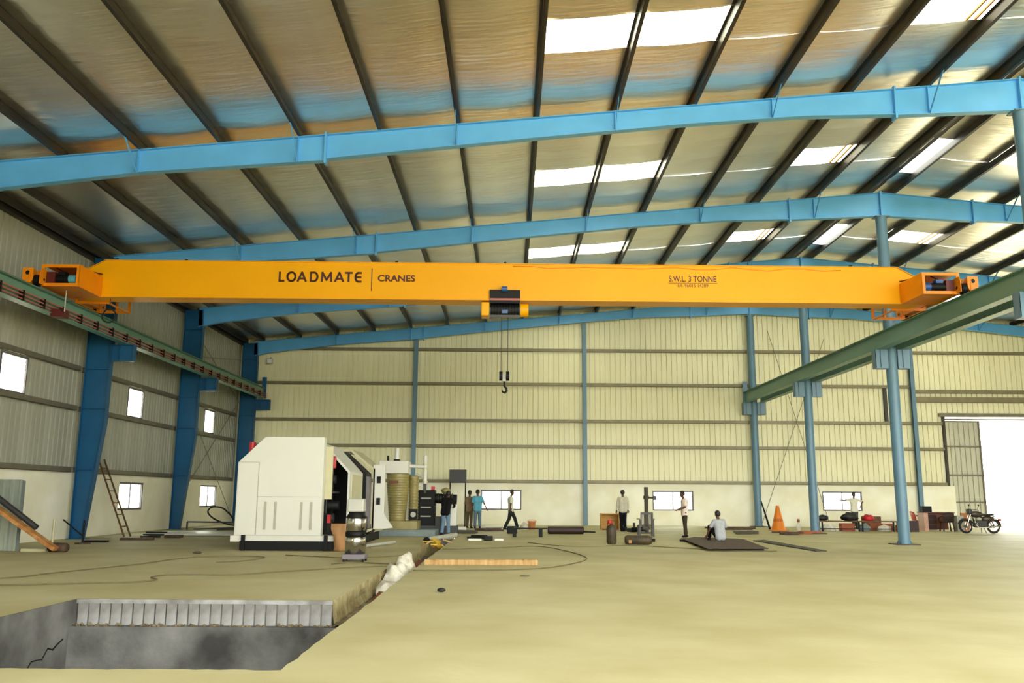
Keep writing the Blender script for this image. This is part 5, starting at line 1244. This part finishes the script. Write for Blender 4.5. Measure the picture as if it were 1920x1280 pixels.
person((-1.9, 41.3, 0), PI * .85, dict(wl=(.06, -.24, 1.12), wr=(-.06, -.25, 1.08), el=(.25, -.04, 1.14), er=(-.25, -.04, 1.14)), 'shirt_brown', 'trouser_olive', 'man in brown patterned shirt standing with folded arms at the back', True, 1.0)
person((-1.5, 40.85, 0), PI * 1.05, dict(el=(-.0, 0, 0), wl=(0, 0, 0)) | dict(el=(.24, .02, 1.14), wl=(.22, -.08, .9), er=(-.3, -.05, 1.15), wr=(-.42, -.14, .93)), 'shirt_blue', 'trouser_bluegrey', 'man in light blue shirt seen from behind at the left back window', False, 1.02)
person((.05, 39.2, 0), PI * .55, dict(kl=(.1, -.2, .52), al=(.1, -.32, .12), kr=(-.1, .08, .5), ar=(-.1, .28, .12), wl=(.22, -.1, .9), wr=(-.22, .06, .9), head=(0, -.06, 1.63)), 'shirt_cream', 'trouser_dark', 'man in cream shirt and dark trousers striding past the left back window', False, 1.02)
person((5.12, 39.45, 0), PI, dict(el=(.25, .02, 1.13), wl=(.27, -.06, .88), er=(-.23, .03, 1.13), kl=(.08, -.02, .5), kr=(-.08, -.02, .5), al=(.09, .02, .09), ar=(-.08, .02, .09)), 'shirt_grey_white', 'trouser_black', 'man in off white shirt and black trousers seen from behind by the plywood box', True, 1.03)
person((6.72, 33.55, .0), -PI * .48, dict(head=(0, -.07, 1.61), wl=(.08, -.22, 1.05), wr=(-.08, -.22, 1.05), el=(.2, -.02, 1.13), er=(-.2, -.02, 1.13), kl=(.07, -.01, .5), kr=(-.07, .02, .5), al=(.07, .0, .09), ar=(-.07, .06, .09)), 'shirt_pink_white', 'trouser_brown', 'man in pale pink shirt and brown trousers looking down at the steel plates', False, 1.0)
person((7.02, 29.3, .088), PI * 1.08, dict(hip=(0, .06, .18), hl=(.1, .02, .16), hr=(-.1, .02, .16), kl=(.2, -.3, .44), kr=(-.2, -.3, .46), al=(.16, -.42, .09), ar=(-.16, -.44, .09), neck=(0, -.04, .68), head=(0, -.1, .85), sl=(.18, -.02, .63), sr=(-.18, -.02, .63), el=(.3, -.1, .4), er=(-.3, -.1, .4), wl=(.33, -.26, .17), wr=(-.22, -.36, .36)),
       'shirt_check', 'trouser_black', 'man in grey checked shirt sitting on the steel plate with his back turned', False, 1.0)
person((17.55, 44.4, 0), PI * .02, dict(el=(.43, .0, 1.3), wl=(.3, -.1, 1.12), er=(-.44, -.02, 1.37), wr=(-.66, -.04, 1.38), kl=(.07, -.02, .5), kr=(-.07, -.02, .5), al=(.08, .02, .09), ar=(-.08, .02, .09)), 'shirt_white', 'trouser_grey', 'man in white shirt stretching one arm out at the right back window', False, 1.03)
